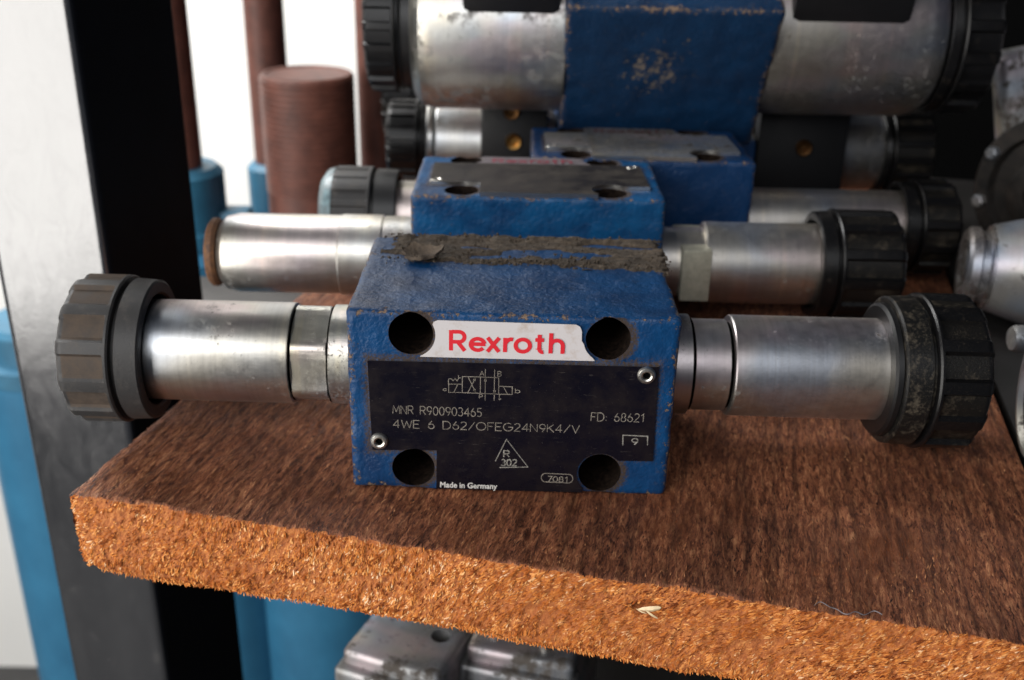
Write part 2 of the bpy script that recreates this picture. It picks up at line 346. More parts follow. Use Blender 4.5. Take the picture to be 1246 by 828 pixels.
# glyphs in a box 1 high; (advance, strokes)
G = {
 'M': (0.95, [[(0, 0), (0.08, 1), (0.4, 0.25), (0.72, 1), (0.8, 0)]]),
 'N': (0.82, [[(0, 0), (0, 1), (0.62, 0), (0.62, 1)]]),
 'R': (0.78, [[(0, 0), (0, 1), (0.35, 1)] + arc(0.35, 0.75, 0.22, 0.25, 90, -90) + [(0, 0.5)], [(0.28, 0.5), (0.6, 0)]]),
 '9': (0.72, [arc(0.27, 0.7, 0.26, 0.3, 0, 360, 16), [(0.53, 0.7), (0.5, 0.45), (0.25, 0)]]),
 '0': (0.72, [arc(0.27, 0.5, 0.27, 0.5, 0, 360, 18)]),
 '3': (0.72, [arc(0.25, 0.75, 0.24, 0.25, 150, -90), arc(0.25, 0.26, 0.27, 0.26, 90, -150)]),
 '4': (0.74, [[(0.42, 0), (0.42, 1), (0, 0.3), (0.58, 0.3)]]),
 '6': (0.72, [arc(0.27, 0.3, 0.26, 0.3, 0, 360, 16), [(0.01, 0.3), (0.06, 0.55), (0.32, 1)]]),
 '5': (0.70, [[(0.48, 1), (0.08, 1), (0.04, 0.55)] + arc(0.23, 0.3, 0.27, 0.3, 110, -140, 12)]),
 'W': (1.08, [[(0, 1), (0.22, 0), (0.47, 0.85), (0.72, 0), (0.94, 1)]]),
 'E': (0.72, [[(0.55, 1), (0, 1), (0, 0), (0.55, 0)], [(0, 0.52), (0.45, 0.52)]]),
 'F': (0.70, [[(0.55, 1), (0, 1), (0, 0)], [(0, 0.52), (0.42, 0.52)]]),
 'D': (0.88, [[(0, 0), (0, 1), (0.3, 1)] + arc(0.3, 0.5, 0.38, 0.5, 90, -90, 12) + [(0, 0)]]),
 '2': (0.72, [arc(0.26, 0.73, 0.25, 0.27, 160, -35, 10) + [(0, 0), (0.54, 0)]]),
 '/': (0.72, [[(0, -0.02), (0.55, 1.02)]]),
 'O': (1.02, [arc(0.42, 0.5, 0.42, 0.5, 0, 360, 20)]),
 'G': (0.98, [arc(0.42, 0.5, 0.42, 0.5, 50, 360, 18) + [(0.45, 0.5)]]),
 'K': (0.76, [[(0, 0), (0, 1)], [(0.55, 1), (0, 0.42)], [(0.16, 0.58), (0.6, 0)]]),
 'V': (0.82, [[(0, 1), (0.34, 0), (0.68, 1)]]),
 ':': (0.34, [[(0.06, 0.08), (0.06, 0.16)], [(0.06, 0.5), (0.06, 0.58)]]),
 '8': (0.72, [arc(0.26, 0.75, 0.21, 0.25, 0, 360, 14), arc(0.26, 0.26, 0.26, 0.26, 0, 360, 14)]),
 '1': (0.58, [[(0.05, 0.75), (0.26, 1), (0.26, 0)]]),
 '7': (0.68, [[(0, 1), (0.52, 1), (0.15, 0)]]),
 'A': (0.8, [[(0, 0), (0.34, 1), (0.68, 0)], [(0.13, 0.36), (0.55, 0.36)]]),
 'B': (0.8, [[(0, 0), (0, 1), (0.32, 1)] + arc(0.32, 0.76, 0.22, 0.24, 90, -90) + [(0, 0.52)], arc(0.32, 0.26, 0.26, 0.26, 90, -90) + [(0, 0)]]),
 'P': (0.75, [[(0, 0), (0, 1), (0.35, 1)] + arc(0.35, 0.74, 0.22, 0.26, 90, -90) + [(0, 0.48)]]),
 'T': (0.75, [[(0, 1), (0.6, 1)], [(0.3, 1), (0.3, 0)]]),
 'a': (0.7, [arc(0.3, 0.35, 0.28, 0.33, 0, 360, 12), [(0.58, 0.68), (0.58, 0)]]),
 'b': (0.7, [arc(0.3, 0.35, 0.28, 0.33, 0, 360, 12), [(0.02, 1), (0.02, 0)]]),
 ' ': (0.62, []),
}
def stroke_geo(lines, wid, y0, dropout=0.0, jit=0.0, thick=0.03):
    """lines: polylines in (x, z) mm on the plate; flat ribbons a hair proud of it"""
    V, F = [], []
    for ln in lines:
        if len(ln) < 2: continue
        P = [Vector(p) for p in ln]; closed = (P[0] - P[-1]).length < 1e-4
        # resample finely so the broken engraving shows
        Q = [P[0]]
        for a, b in zip(P, P[1:]):
            n = max(1, int((b - a).length / 0.45)) if dropout else 1
            for i in range(1, n + 1): Q.append(a.lerp(b, i / n))
        L, Rr = [], []
        for i, p in enumerate(Q):
            if closed and i in (0, len(Q) - 1): t1 = (Q[-1] - Q[-2]).normalized(); t2 = (Q[1] - Q[0]).normalized()
            else:
                t1 = (p - Q[i - 1]).normalized() if i else (Q[1] - p).normalized()
                t2 = (Q[i + 1] - p).normalized() if i < len(Q) - 1 else t1
            t = (t1 + t2); t = t.normalized() if t.length > 1e-6 else t1
            nn = Vector((-t.y, t.x)); k = 1 / max(0.5, nn.dot(Vector((-t1.y, t1.x))))
            h = wid / 2 * k * (1 + random.uniform(-jit, jit))
            L.append(p + nn * h); Rr.append(p - nn * h)
        for i in range(len(Q) - 1):
            if dropout and random.random() < dropout: continue
            s = len(V)
            V += [(L[i].x, y0, L[i].y), (L[i + 1].x, y0, L[i + 1].y), (Rr[i + 1].x, y0, Rr[i + 1].y), (Rr[i].x, y0, Rr[i].y)]
            F.append((s, s + 1, s + 2, s + 3))
    return V, F
def text_lines(txt, p0, p1, h, slant=0.0):
    tot = sum(G[c][0] for c in txt) - 0.2; dx, dz = p1[0] - p0[0], p1[1] - p0[1]
    kx = dx / tot; out = []; pen = 0
    for c in txt:
        adv, st = G[c]
        for s in st: out.append([(p0[0] + (pen + x + slant * y) * kx, p0[1] + dz * (pen + x) / tot + y * h) for x, y in s])
        pen += adv
    return out
def ribbons(name, lines, wid, y0, mat, parent, dropout=0.0, jit=0.0):
    V, F = stroke_geo(lines, wid, y0, dropout, jit)
    me = mesh(name, V, F, 0)
    return link(name, me, parent, [mat])
# pixel of the photograph -> (x, z) on the front face y = 0 of the front valve, so measurements can be written as seen
_cr = np.array(cam_o.rotation_euler.to_matrix()); _cc = np.array([0, -197.4, 124.3])
def fp(px, py):
    d = _cr @ np.array([(px - 623) / 1290, -(py - 414) / 1290, -1.0]); t = -_cc[1] / d[1]
    p = _cc + t * d; return (float(p[0]), float(p[2]))

# ------------------------------------------------------------------ valve parts
def extruded(name, pts, y0, y1, mats, parent):
    n = len(pts)
    V = [(x, y1, z) for x, z in pts] + [(x, y0, z) for x, z in pts]
    F = [tuple(range(n))[::-1], tuple(range(n, 2 * n))] + [(i, (i + 1) % n, n + (i + 1) % n, n + i) for i in range(n)]
    me = mesh(name, V, F, 0)
    bm = bmesh.new(); bm.from_mesh(me); bmesh.ops.recalc_face_normals(bm, faces=bm.faces); bm.to_mesh(me); bm.free()
    return link(name, me, parent, mats)
HOLES = [(-20.9, 36.9), (19.3, 36.9), (-20.7, 5.4), (19.4, 5.4)]
HR = 4.6
def body_block(parent, hx, dep, hz, mat, holes=True, r=1.1, seed=0, step=0.8, name='valve_body'):
    V, Q, _ = rbox(steps(-hx, hx, step), steps(0, dep, step), steps(0, hz, step), r)
    P = V + seed * 31.7
    d = np.stack([vn(P, (0.25,) * 3, 1 + k) * 0.22 + vn(P, (0.8,) * 3, 5 + k) * 0.07 for k in range(3)], 1)
    me = big_mesh(name, V + d, Q); me.materials.append(mat)
    o = D.objects.new(name, me); COL.objects.link(o); o.parent = None
    if holes:
        cs = []
        for (x, z) in HOLES: cs.append(cyl_tmp((x, 8, z), HR, 26)); 
        cut(o, cs); me = o.data; me.materials.append(m_bore)
        for p in me.polygons:
            c = p.center / S
            if c.y > 0.45 and min(abs(math.hypot(c.x - hx_, c.z - hz_) - HR) for hx_, hz_ in HOLES) < 0.12 and abs(p.normal.y) < 0.5 and min(math.hypot(c.x - hx_, c.z - hz_) for hx_, hz_ in HOLES) < HR + 0.02: p.material_index = 1
            elif c.y > 15: 
                if min(math.hypot(c.x - hx_, c.z - hz_) for hx_, hz_ in HOLES) < HR and c.y < 25: p.material_index = 1
    o.parent = parent
    return o
def nameplate(parent, mat, fine_text=True, yf=-0.45, logo_mats=None):
    lm = logo_mats or (m_logo, m_red)
    """black plate cut round the four screw holes, white logo strip, two hollow rivets, engraved text"""
    cross = [fp(446, 440.5), fp(799.7, 446), fp(793.7, 560.6), fp(714, 560), fp(708, 599), fp(531, 595.5), fp(531, 549), fp(453, 549)]
    pl = extruded('nameplate', cross, yf, 0.35, [mat, m_alu], None)
    cut(pl, [cyl_tmp((x, 0, z), HR + 0.35, 6) for x, z in HOLES]); pl.parent = parent
    for p in pl.data.polygons: p.material_index = 0 if abs(p.normal.y) > 0.7 else 1
    logo = [fp(531, 391), fp(699, 395.2), fp(704, 398), fp(706, 403), fp(706, 415), fp(722, 439.3), fp(510, 435.5), fp(523.6, 415), fp(523.6, 399), fp(526, 393)]
    lg = extruded('logo_strip', logo, -0.50, 0.35, [lm[0], m_alu], None)
    cut(lg, [cyl_tmp((x, 0, z), HR + 0.45, 6) for x, z in HOLES[:2]]); lg.parent = parent
    for p in lg.data.polygons: p.material_index = 0 if abs(p.normal.y) > 0.7 else 1
    # logo word, bold rounded-grotesk strokes
    a = fp(546, 427.6); b = fp(685.5, 430.4); kx = (b[0] - a[0]) / 5.16; hz = 4.55; sx = kx
    g = []
    def put(pen, strokes):
        for s in strokes: g.append([(a[0] + (pen + x) * sx, a[1] + (b[1] - a[1]) * (pen + x) / 5.16 + y * hz) for x, y in s])
    W = 0.75; wn = 0.105
    put(0.05, [[(0.0, 0), (0, 1.0)], [(0.05, 0.925), (0.36, 0.925)] + arc(0.36, 0.68, 0.24, 0.245, 90, -90, 14)[1:] + [(0.05, 0.435)], [(0.28, 0.46), (0.62, 0.0)]])
    put(0.93, [arc(0.31, 0.335, 0.31, 0.28, 8, 322, 24), [(0.04, 0.35), (0.66, 0.35)]])
    put(1.68, [[(0.0, 0.69), (0.52, 0.0)], [(0.52, 0.69), (0.0, 0.0)]])
    put(2.47, [[(0, 0), (0, 0.70)], arc(0.28, 0.36, 0.27, 0.28, 170, 75, 8)])
    put(2.93, [arc(0.33, 0.345, 0.32, 0.30, 0, 360, 28)])
    put(3.86, [[(0.14, 0.90), (0.14, 0.22)] + arc(0.29, 0.22, 0.15, 0.17, 180, 285, 8), [(-0.05, 0.645), (0.34, 0.645)]])
    put(4.51, [[(0, 0), (0, 0.99)], arc(0.27, 0.38, 0.27, 0.265, 180, 0, 12) + [(0.54, 0.0)]])
    V, F = [], []
    for i, ln in enumerate(g):
        v, f = stroke_geo([ln], 0.84, -0.515 - 0.012 * i); o = len(V); V += v; F += [tuple(q + o for q in ff) for ff in f]
    lt = link('logo_lettering', mesh('logo_lettering', V, F, 0), lg, [lm[1]])
    # rivets
    for (px, py) in ((461.5, 538), (785, 456)):
        x, z = fp(px, py)
        rp = [(-0.5, 0.0), (-0.5, 0.75), (-0.95, 0.85), (-1.12, 1.15), (-1.05, 1.6), (-0.75, 1.88), (-0.35, 1.95)]
        ri = link('rivet', lathe_me('rivet', rp, 'Y', 32, (x, 0, z), matfun=lambda k, j: 1 if k < 1 else 0), pl, [m_rivet, m_hole])
    if not fine_text: return pl, lg
    y = -0.47
    L1 = text_lines('MNR R900903465', fp(477.5, 504.8), fp(585, 507.8), 1.95) \
       + text_lines('4WE 6 D62/OFEG24N9K4/V', fp(478.4, 521.7), fp(703, 526.9), 1.85) \
       + text_lines('FD: 68621', fp(718, 512), fp(782.6, 513), 1.95)
    ribbons('engraved_lettering', L1, 0.135, y, m_engrave, pl, 0.0, 0.3)
    q = lambda x, y_: fp(430 + x / 5.933, 380 + y_ / 5.933)
    sym = [[q(682, 525), q(682, 585), q(780, 585)], [q(680, 525), q(780, 525)], [q(680, 488), q(680, 525)],
           [q(680, 488), q(700, 486), q(714, 502), q(728, 484), q(742, 502), q(756, 480), q(770, 478)], [q(752, 460), q(752, 482)],
           [q(780, 470), q(910, 472), q(910, 590), q(780, 586), q(780, 470)], [q(910, 472), q(1042, 478), q(1042, 595), q(910, 590)],
           [q(1042, 538), q(1140, 542), q(1140, 597), q(1042, 595)], [q(720, 583), q(746, 530)], [q(1075, 540), q(1106, 594)],
           [q(820, 585), q(875, 478)], [q(822, 474), q(878, 586)], [q(945, 415), q(945, 642)], [q(1012, 418), q(1010, 642)], [q(1048, 596), q(1048, 640)]]
    for (x, y_, dx, dy) in ((945, 492, 0, -1), (1011, 580, 0, 1), (870, 488, 0.45, -0.9), (870, 572, 0.42, 0.9)):
        for k in (-7, -3.5, 0, 3.5, 7): sym.append([q(x + dx * 12, y_ + dy * 18), q(x - dx * 12 + k * -dy, y_ - dy * 12 + k * dx)])
    sym += text_lines('A', q(905, 462), q(932, 462), 1.0) + text_lines('B', q(1034, 466), q(1060, 466), 1.1) + text_lines('P', q(903, 630), q(925, 630), 1.0) \
         + text_lines('T', q(1040, 636), q(1060, 636), 0.2) + text_lines('a', q(642, 574), q(662, 574), 0.8) + text_lines('b', q(1160, 586), q(1190, 586), 1.0)
    ribbons('circuit_symbol', sym, 0.11, y - 0.004, m_engrave, pl, 0.0, 0.3)
    st = [[fp(602.5, 561.5), fp(615.6, 535), fp(642, 568.5), fp(607.5, 569.3)]]
    st += text_lines('R', fp(612.5, 556.5), fp(619, 556.5), 1.55) + text_lines('302', fp(609.5, 567), fp(628, 567.2), 1.55)
    bk = [[fp(757, 541), fp(757, 529), fp(787, 530.2), fp(787, 541)]]
    bk += text_lines('9', fp(767.5, 540.5), fp(774.5, 540.5), 1.5)
    ribbons('bracket_stamp', bk, 0.20, y - 0.008, m_stamp, pl, 0.0, 0.4)
    ribbons('stamped_mark', st, 0.24, y - 0.008, m_stamp, pl, 0.0, 0.5)
    ov = arc(663.5, 581.2, 5.2, 5.2, 90, 270, 8) + arc(691.5, 582.3, 5.2, 5.2, 270, 450, 8); ov = [fp(*p) for p in ov]; ov.append(ov[0])
    ribbons('oval_stamp', [ov] + text_lines('7081', fp(666, 586), fp(690.5, 586.8), 1.35), 0.16, y - 0.012, m_engrave, pl, 0.0, 0.3)
    c = D.curves.new('made', 'FONT'); c.body = 'Made in Germany'; c.size = 1.0; c.offset = 0.022; c.resolution_u = 3
    to = D.objects.new('tmp', c); COL.objects.link(to)
    dg = bpy.context.evaluated_depsgraph_get(); dg.update(); me = D.meshes.new_from_object(to.evaluated_get(dg)); D.objects.remove(to)
    co = np.array([v.co for v in me.vertices]); a = fp(535.2, 593.6); b = fp(605, 595.4); k = (b[0] - a[0]) / co[:, 0].max()
    for v in me.vertices:
        x, z = v.co.x * k, v.co.y * k * 1.12; v.co = Vector((a[0] + x, y - 0.01, a[1] + (b[1] - a[1]) * v.co.x / co[:, 0].max() + z)) * S
    me.name = 'small_lettering'; me.materials.clear(); link('small_lettering', me, pl, [m_white_print])
    return pl, lg
def hexr(R0, flat):
    def f(a):
        k = ((a + math.pi / 6) % (math.pi / 3)) - math.pi / 6
        return min(R0, flat / math.cos(k))
    return f
def tube(parent, prof, cy, cz, mats, hexes=(), seg=96, name='solenoid_tube', matfun=None):
    """prof (x, r); hexes: list of (x0, x1, flat distance)"""
    def rf(x, r, a, k):
        for x0, x1, fl in hexes:
            if x0 - 0.01 <= x <= x1 + 0.01: return min(r, hexr(r, fl)(a))
        return r
    return link(name, lathe_me(name, prof, 'X', seg, (0, cy, cz), rf, 30, matfun), parent, mats)
def knob(parent, x0, dirn, cy, cz, R0=17.0, N=12, ln=11.4, col=6.0, bore=12.7, mats=None, depth=1.0, phase=0.0, name='retaining_knob', tip=None):
    """grip knob seen from inside: hollow collar, groove, ribbed grip, chamfered end"""
    sc = R0 / 17.0
    sS = [(4.5, 11.0 * min(1, bore / 12.7)), (4.5, bore), (0.4, bore + 0.0), (0, bore + 0.5), (0, R0 - 1.5), (0.35, R0 - 1.0), (col - 1.0, R0 - 0.7), (col - 0.7, R0 - 1.1), (col - 0.55, R0 - 1.9), (col + 0.1, R0 - 1.9),
          (col + 0.2, R0 - 0.35), (col + 0.6, R0), (col + 1.1, R0), (col + 1.5, R0), (col + ln - 2.2, R0), (col + ln - 1.6, R0 - 0.05), (col + ln - 0.9, R0 - 0.5), (col + ln, R0 - 1.8), (col + ln, R0 - 3.5), (col + ln - 0.8, R0 - 4.2), (col + ln - 0.8, 0)]
    prof = [(x0 + dirn * s, r) for s, r in sS]
    def pad(a):
        t = ((a + phase) / (2 * math.pi) * N) % 1.0
        return max(0.0, min(1.0, (0.33 - abs(t - 0.5)) / 0.035)) if abs(t - 0.5) < 0.33 else 0.0
    def rf(x, r, a, k):
        if k in (13, 14): return r - depth * pad(a)
        if k == 15: return r - depth * 0.95 * pad(a)
        if k in (16, 17): return r - depth * 0.6 * pad(a)
        return r
    seg = N * 14
    def mf(k, j):
        if k in (13,) or (k == 14): return 1 if pad(2 * math.pi * (j + 0.5) / seg) > 0.5 else 0
        if k <= 2: return 2
        return 3 if 3 <= k <= 8 else 0
    mats = mats or [m_knob_black, m_knob_pad_black, m_rubber, m_knob_black]
    return link(name, lathe_me(name, prof, 'X', seg, (0, cy, cz), rf, 28, mf), parent, mats)
DUSTY = [m_knob_dusty, m_knob_pad, m_rubber, m_knob_dusty]
SMEAR = [m_knob_black, m_knob_pad_black, m_rubber, m_knob_smear]

# ================================================================== THE SETTING
def plane(name, pts, mat):
    me = D.meshes.new(name); me.from_pydata([tuple(Vector(p) * S) for p in pts], [], [tuple(range(len(pts)))])
    o = link(name, me, None, [mat]); o['kind'] = 'structure'; return o
fl = link('floor', box_me('floor', (-1500, -900, -660), (1500, 1000, -620), 0), None, [m_floor]); fl['kind'] = 'structure'
wl = link('wall', box_me('wall', (-1500, 640, -619.9), (-46, 700, 900), 0), None, [m_wall]); wl['kind'] = 'structure'
wd = link('dark_backdrop', box_me('dark_backdrop', (-45, 600, -619.9), (1500, 695, 900), 0), None, [m_dark]); wd['kind'] = 'structure'  # added sheet, its darkness is colour standing in for shade

# post: square tube, same heading as the board
def mat_post():
    m = M('glossy_dark_post_paint'); x, y, z = m.sep()
    st = m.noise(0.05, 6, 0.7, vec=m.map(scale=(1.0, 1.0, 0.35)))
    drip = m.noise(0.13, 7, 0.72, vec=m.map(scale=(1.0, 1.0, 0.55)), dist=0.8)
    scr = m.ramp(m.noise(0.4, 4, 0.7, vec=m.map(scale=(2.5, 2.5, 0.3), rot=(0, 18, 0))), [(0.70, 0.0), (0.76, 1.0)])
    col = m.mix(m.ramp(st, [(0.30, 0.0), (0.70, 1.0)]), (0.016, 0.017, 0.020), (0.030, 0.031, 0.034))
    col = m.mix(m.ramp(drip, [(0.60, 0.0), (0.74, 0.5)]), col, (0.085, 0.08, 0.075))
    spk = m.ramp(m.noise(0.55, 4, 0.75), [(0.68, 0.0), (0.73, 1.0)])
    col = m.mix(m.mth('MULTIPLY', spk, 0.6), col, (0.12, 0.10, 0.09))
    rr = m.mth('ADD', 0.17, m.mth('MULTIPLY', m.ramp(drip, [(0.35, 0.0), (0.7, 1.0)]), 0.09))
    rr = m.mth('ADD', rr, m.mth('MULTIPLY', m.mth('MAXIMUM', scr, spk), 0.3))
    return m.out(Base_Color=col, IOR=2.35, Roughness=rr, Normal=m.bump(m.noise(0.12, 4, 0.6), 0.12, 0.5))
post = link('steel_post', box_me('steel_post', (-37, 0, -619), (0, 50, 520), 3.0, 4), None, [mat_post(), mat_flat('post_side_shade', (0.006, 0.007, 0.010), 0.65, var=0.4, scale=0.05, spec=0.12)])
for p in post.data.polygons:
    if p.normal.x > 0.55: p.material_index = 1  # side face painted black and dull to stand in for its shaded look
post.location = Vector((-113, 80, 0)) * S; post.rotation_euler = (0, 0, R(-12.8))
tag(post, 'square dark steel post gleaming white on its front face, left of the board', 'post')

# ------------------------------------------------------------------ wooden board
BO = (-96.4, -3.0, 0); BYAW = -12.8
def on_board(p): return p
def build_board():
    root = empty('wooden_board', BO, (0, 0, BYAW))
    W_, L_, T_ = 206.0, 345.0, 19.6
    xs = steps(0, W_, 0.55)
    ys = np.concatenate([np.arange(0, 6, 0.45), np.arange(6, 70, 0.62), np.arange(70, 130, 1.1), np.linspace(130, L_, 60)])
    zs = steps(-T_, 0, 0.5)
    V, Q, sd = rbox(xs, ys, zs, 0.9, skip=(4,))
    x, y, z = V[:, 0].copy(), V[:, 1].copy(), V[:, 2].copy()
    one = lambda f, s: vn(V, f, s)
    topm = np.clip((z + 0.6) / 0.6, 0, 1)                                  # 1 on the top
    frm = np.clip((1.6 - y) / 1.2, 0, 1)                                   # 1 on the sawn front
    lef = np.clip((2.0 - x) / 2.0, 0, 1)
    # warp so that the grain wanders
    Wp = V.copy(); Wp[:, 0] += 1.8 * vn(V, (0.04, 0.03, 0.04), 3) + 0.5 * vn(V, (0.15, 0.08, 0.1), 4)
    gtop = vn(Wp, (0.55, 0.12, 0.5), 11) * 0.26 + vn(Wp, (1.3, 0.30, 1.0), 12) * 0.22 + vn(V, (0.06, 0.06, 0.06), 13) * 0.35
    # sawn face: diagonal torn tufts
    F2 = np.stack([V[:, 0] * 0.86 - V[:, 2] * 0.5, V[:, 1] * 0.5, V[:, 0] * 0.5 + V[:, 2] * 0.86], 1)
    gfr = vn(F2, (1.1, 1, 0.5), 21) * 0.44 + vn(F2, (2.3, 1, 1.1), 22) * 0.22 + vn(V, (0.12, 0.1, 0.2), 23) * 0.5
    z2 = z + topm * gtop; y2 = y - frm * gfr * (0.7 + 0.3 * one((0.3, 1, 0.3), 5))
    # wavering arris and ragged lower edge
    wob = 0.7 * vn(V, (0.05, 0, 0), 31) + 0.25 * vn(V, (0.5, 0, 0), 32)
    z2 += (1 - topm) * 0 + topm * frm * wob * 0.5
    low = np.clip((-T_ + 3 - z) / 3, 0, 1)
    z2 += low * (0.9 * vn(V, (0.09, 0.1, 0), 33) + 0.55 * vn(V, (0.6, 0.3, 0), 34))
    y2 += low * frm * 0.8
    x2 = x + lef * (0.6 * vn(V, (0, 0.12, 0.3), 41) + 0.3 * vn(V, (0, 0.9, 0.9), 42)) + lef * np.clip((-z - 7) / 12, 0, 1) * 2.6
    y2 += np.clip((4.5 - x) / 4.5, 0, 1) ** 2 * frm * 3.0
    cr = np.clip((5 - x) / 5, 0, 1) ** 2 * np.clip((z + 6) / 6, 0, 1); z2 -= cr * 2.4; x2 += cr * 0.8
    # torn cavity with the splinter
    cx, cz = 160.0, -4.0
    cx, cz = CAV
    e = ((x - cx) * 0.92 + (z - cz) * 0.35) ** 2 / 2.9 ** 2 + ((z - cz) * 0.92 - (x - cx) * 0.38) ** 2 / 1.15 ** 2
    y2 += np.where(y < 1.5, np.clip(1.35 - e, 0, 1) * 3.2, 0)
    V2 = np.stack([x2, y2, z2], 1)
    me = big_mesh('board_body', V2, Q)
    fc = V[Q].mean(1)
    edge_n = 0.5 + 1.1 * vn(fc * np.array([1, 0, 1]), (0.45, 1, 0.5), 51) + 0.5 * vn(fc, (1.6, 1, 1.6), 52)
    front = (sd == 2) & (fc[:, 2] < -0.25 - np.clip(edge_n, 0, 2) * 0.35)
    mi = np.where(front, 1, 0).astype(np.int32)
    me.polygons.foreach_set('material_index', mi)
    b = link('board_body', me, root, [m_wood_top, m_wood_front])
    me2 = D.meshes.new('board_underside'); me2.from_pydata([tuple(Vector(p) * S) for p in ((2.5, 1, -T_ + 1.2), (2.5, L_ - 1, -T_ + 1.2), (W_ - 1, L_ - 1, -T_ + 1.2), (W_ - 1, 1, -T_ + 1.2))], [], [(0, 1, 2, 3)])
    link('board_underside', me2, root, [m_wood_top])
    # ---- torn fibres (far too many to count)
    def slivers(name, P, T, N_, ln, wd, lift, tint, mats):
        n = len(P); T = T / np.linalg.norm(T, axis=1, keepdims=True)
        B = np.cross(T, N_); B /= np.linalg.norm(B, axis=1, keepdims=True)
        a = P - T * ln[:, None] * 0.5 - N_ * 0.12
        m_ = P + N_ * (lift * 0.55)[:, None]
        t = P + T * ln[:, None] * 0.5 + N_ * lift[:, None]
        hw = (wd / 2)[:, None]
        VV = np.stack([a - B * hw, a + B * hw, m_ - B * hw * 1.1, m_ + B * hw * 1.1, t], 1).reshape(-1, 3)
        o = np.arange(n)[:, None] * 5
        T1 = np.concatenate([o + [[0, 1, 3]], o + [[0, 3, 2]], o + [[2, 3, 4]]], 0)
        me = big_mesh(name, VV, T1, False)
        at = me.attributes.new('tint', 'FLOAT', 'POINT'); at.data.foreach_set('value', np.repeat(tint, 5).astype(np.float32))
        ob = link(name, me, root, mats); ob['kind'] = 'stuff'; return ob
    n = 26000
    px = rng.uniform(1.2, W_, n); pz = rng.uniform(-T_ + 0.9, -0.7, n); pz = np.minimum(pz, -0.7 - np.clip((5 - px) / 5, 0, 1) ** 2 * 2.6)
    e = ((px - CAV[0]) * 0.92 + (pz - CAV[1]) * 0.35) ** 2 / 2.9 ** 2 + ((pz - CAV[1]) * 0.92 - (px - CAV[0]) * 0.38) ** 2 / 1.15 ** 2
    k = e > 1.1; px, pz = px[k], pz[k]; n = len(px)
    P = np.stack([px, np.zeros(n), pz], 1)
    F2 = np.stack([P[:, 0] * 0.86 - P[:, 2] * 0.5, P[:, 1] * 0.5, P[:, 0] * 0.5 + P[:, 2] * 0.86], 1)
    g = vn(F2, (1.1, 1, 0.5), 21) * 0.44 + vn(F2, (2.3, 1, 1.1), 22) * 0.22 + vn(P, (0.12, 0.1, 0.2), 23) * 0.5
    P[:, 1] = -g * 0.85 + np.clip((-T_ + 3 - pz) / 3, 0, 1) * 0.8 + np.clip((4.5 - px) / 4.5, 0, 1) ** 2 * 3.0
    ang = R(56) + rng.normal(0, 0.22, n) + 0.5 * vn(P, (0.04, 1, 0.1), 61)
    T = np.stack([np.cos(ang), rng.normal(0, 0.12, n), np.sin(ang)], 1)
    NN = np.tile([0, -1.0, 0], (n, 1))
    tint = np.clip(0.44 + 0.42 * vn(P, (0.9, 1, 0.9), 62) + rng.normal(0, 0.24, n), 0, 1)
    tint = np.clip(tint - 0.22 * np.clip(vn(P, (0.03, 1, 0.05), 66), 0, 1), 0, 1)
    slivers('sawn_fibres', P, T, NN, rng.uniform(0.6, 2.0, n), rng.uniform(0.12, 0.34, n), rng.uniform(0.0, 0.08, n), tint, [m_fib_front])
    n = 30000
    px = rng.uniform(1.6, W_ - 0.5, n); py = rng.uniform(0, 1, n) ** 1.35 * 175 + 0.2
    P = np.stack([px, py, np.zeros(n)], 1)
    Wp = P.copy(); Wp[:, 0] += 1.8 * vn(P, (0.04, 0.03, 0.04), 3) + 0.5 * vn(P, (0.15, 0.08, 0.1), 4)
    P[:, 2] = vn(Wp, (0.55, 0.12, 0.5), 11) * 0.26 + vn(Wp, (1.3, 0.30, 1.0), 12) * 0.22 + vn(P, (0.06, 0.06, 0.06), 13) * 0.35
    P[:, 2] -= np.clip((5 - px) / 5, 0, 1) ** 2 * 2.4
    ang = R(90) + rng.normal(0, 0.20, n) + 0.45 * vn(P, (0.02, 0.03, 1), 63) - np.clip((60 - px) / 60, 0, 1) * 0.35
    T = np.stack([np.cos(ang), np.sin(ang), rng.normal(0, 0.05, n)], 1)
    NN = np.tile([0, 0, 1.0], (n, 1))
    tint = np.clip(0.38 + 0.35 * vn(P, (0.1, 0.05, 1), 64) + 0.25 * vn(P, (0.7, 0.2, 1), 65) + rng.normal(0, 0.2, n), 0, 1)
    big = rng.uniform(0, 1, n) > 0.97
    slivers('surface_fibres', P, T, NN, np.where(big, 2.5, 1) * rng.uniform(0.6, 2.2, n), np.where(big, 0.7, 1) * rng.uniform(0.06, 0.22, n), np.where(big, 0.35, 0.16) * rng.uniform(0.05, 1, n), tint, [m_fib_top])
    # left end and ragged lower edge get a fringe
    n = 5000
    P = np.stack([rng.uniform(6, W_, n), rng.uniform(0.3, 1.6, n), -T_ + 0.4 + rng.uniform(-0.5, 0.6, n)], 1)
    P[:, 2] += 0.9 * vn(P * [1, 0, 0], (0.09, 0.1, 0), 33)
    ang = R(-75) + rng.normal(0, 0.6, n); T = np.stack([np.cos(ang), rng.normal(0, 0.3, n), np.sin(ang)], 1)
    slivers('lower_edge_fringe', P, T, np.tile([0, -1.0, 0], (n, 1)), rng.uniform(0.4, 1.3, n), rng.uniform(0.1, 0.3, n), rng.uniform(0, 0.2, n), rng.uniform(0.1, 0.8, n), [m_fib_front])
    # pale splinter in the torn cavity
    V3, F3 = [], []
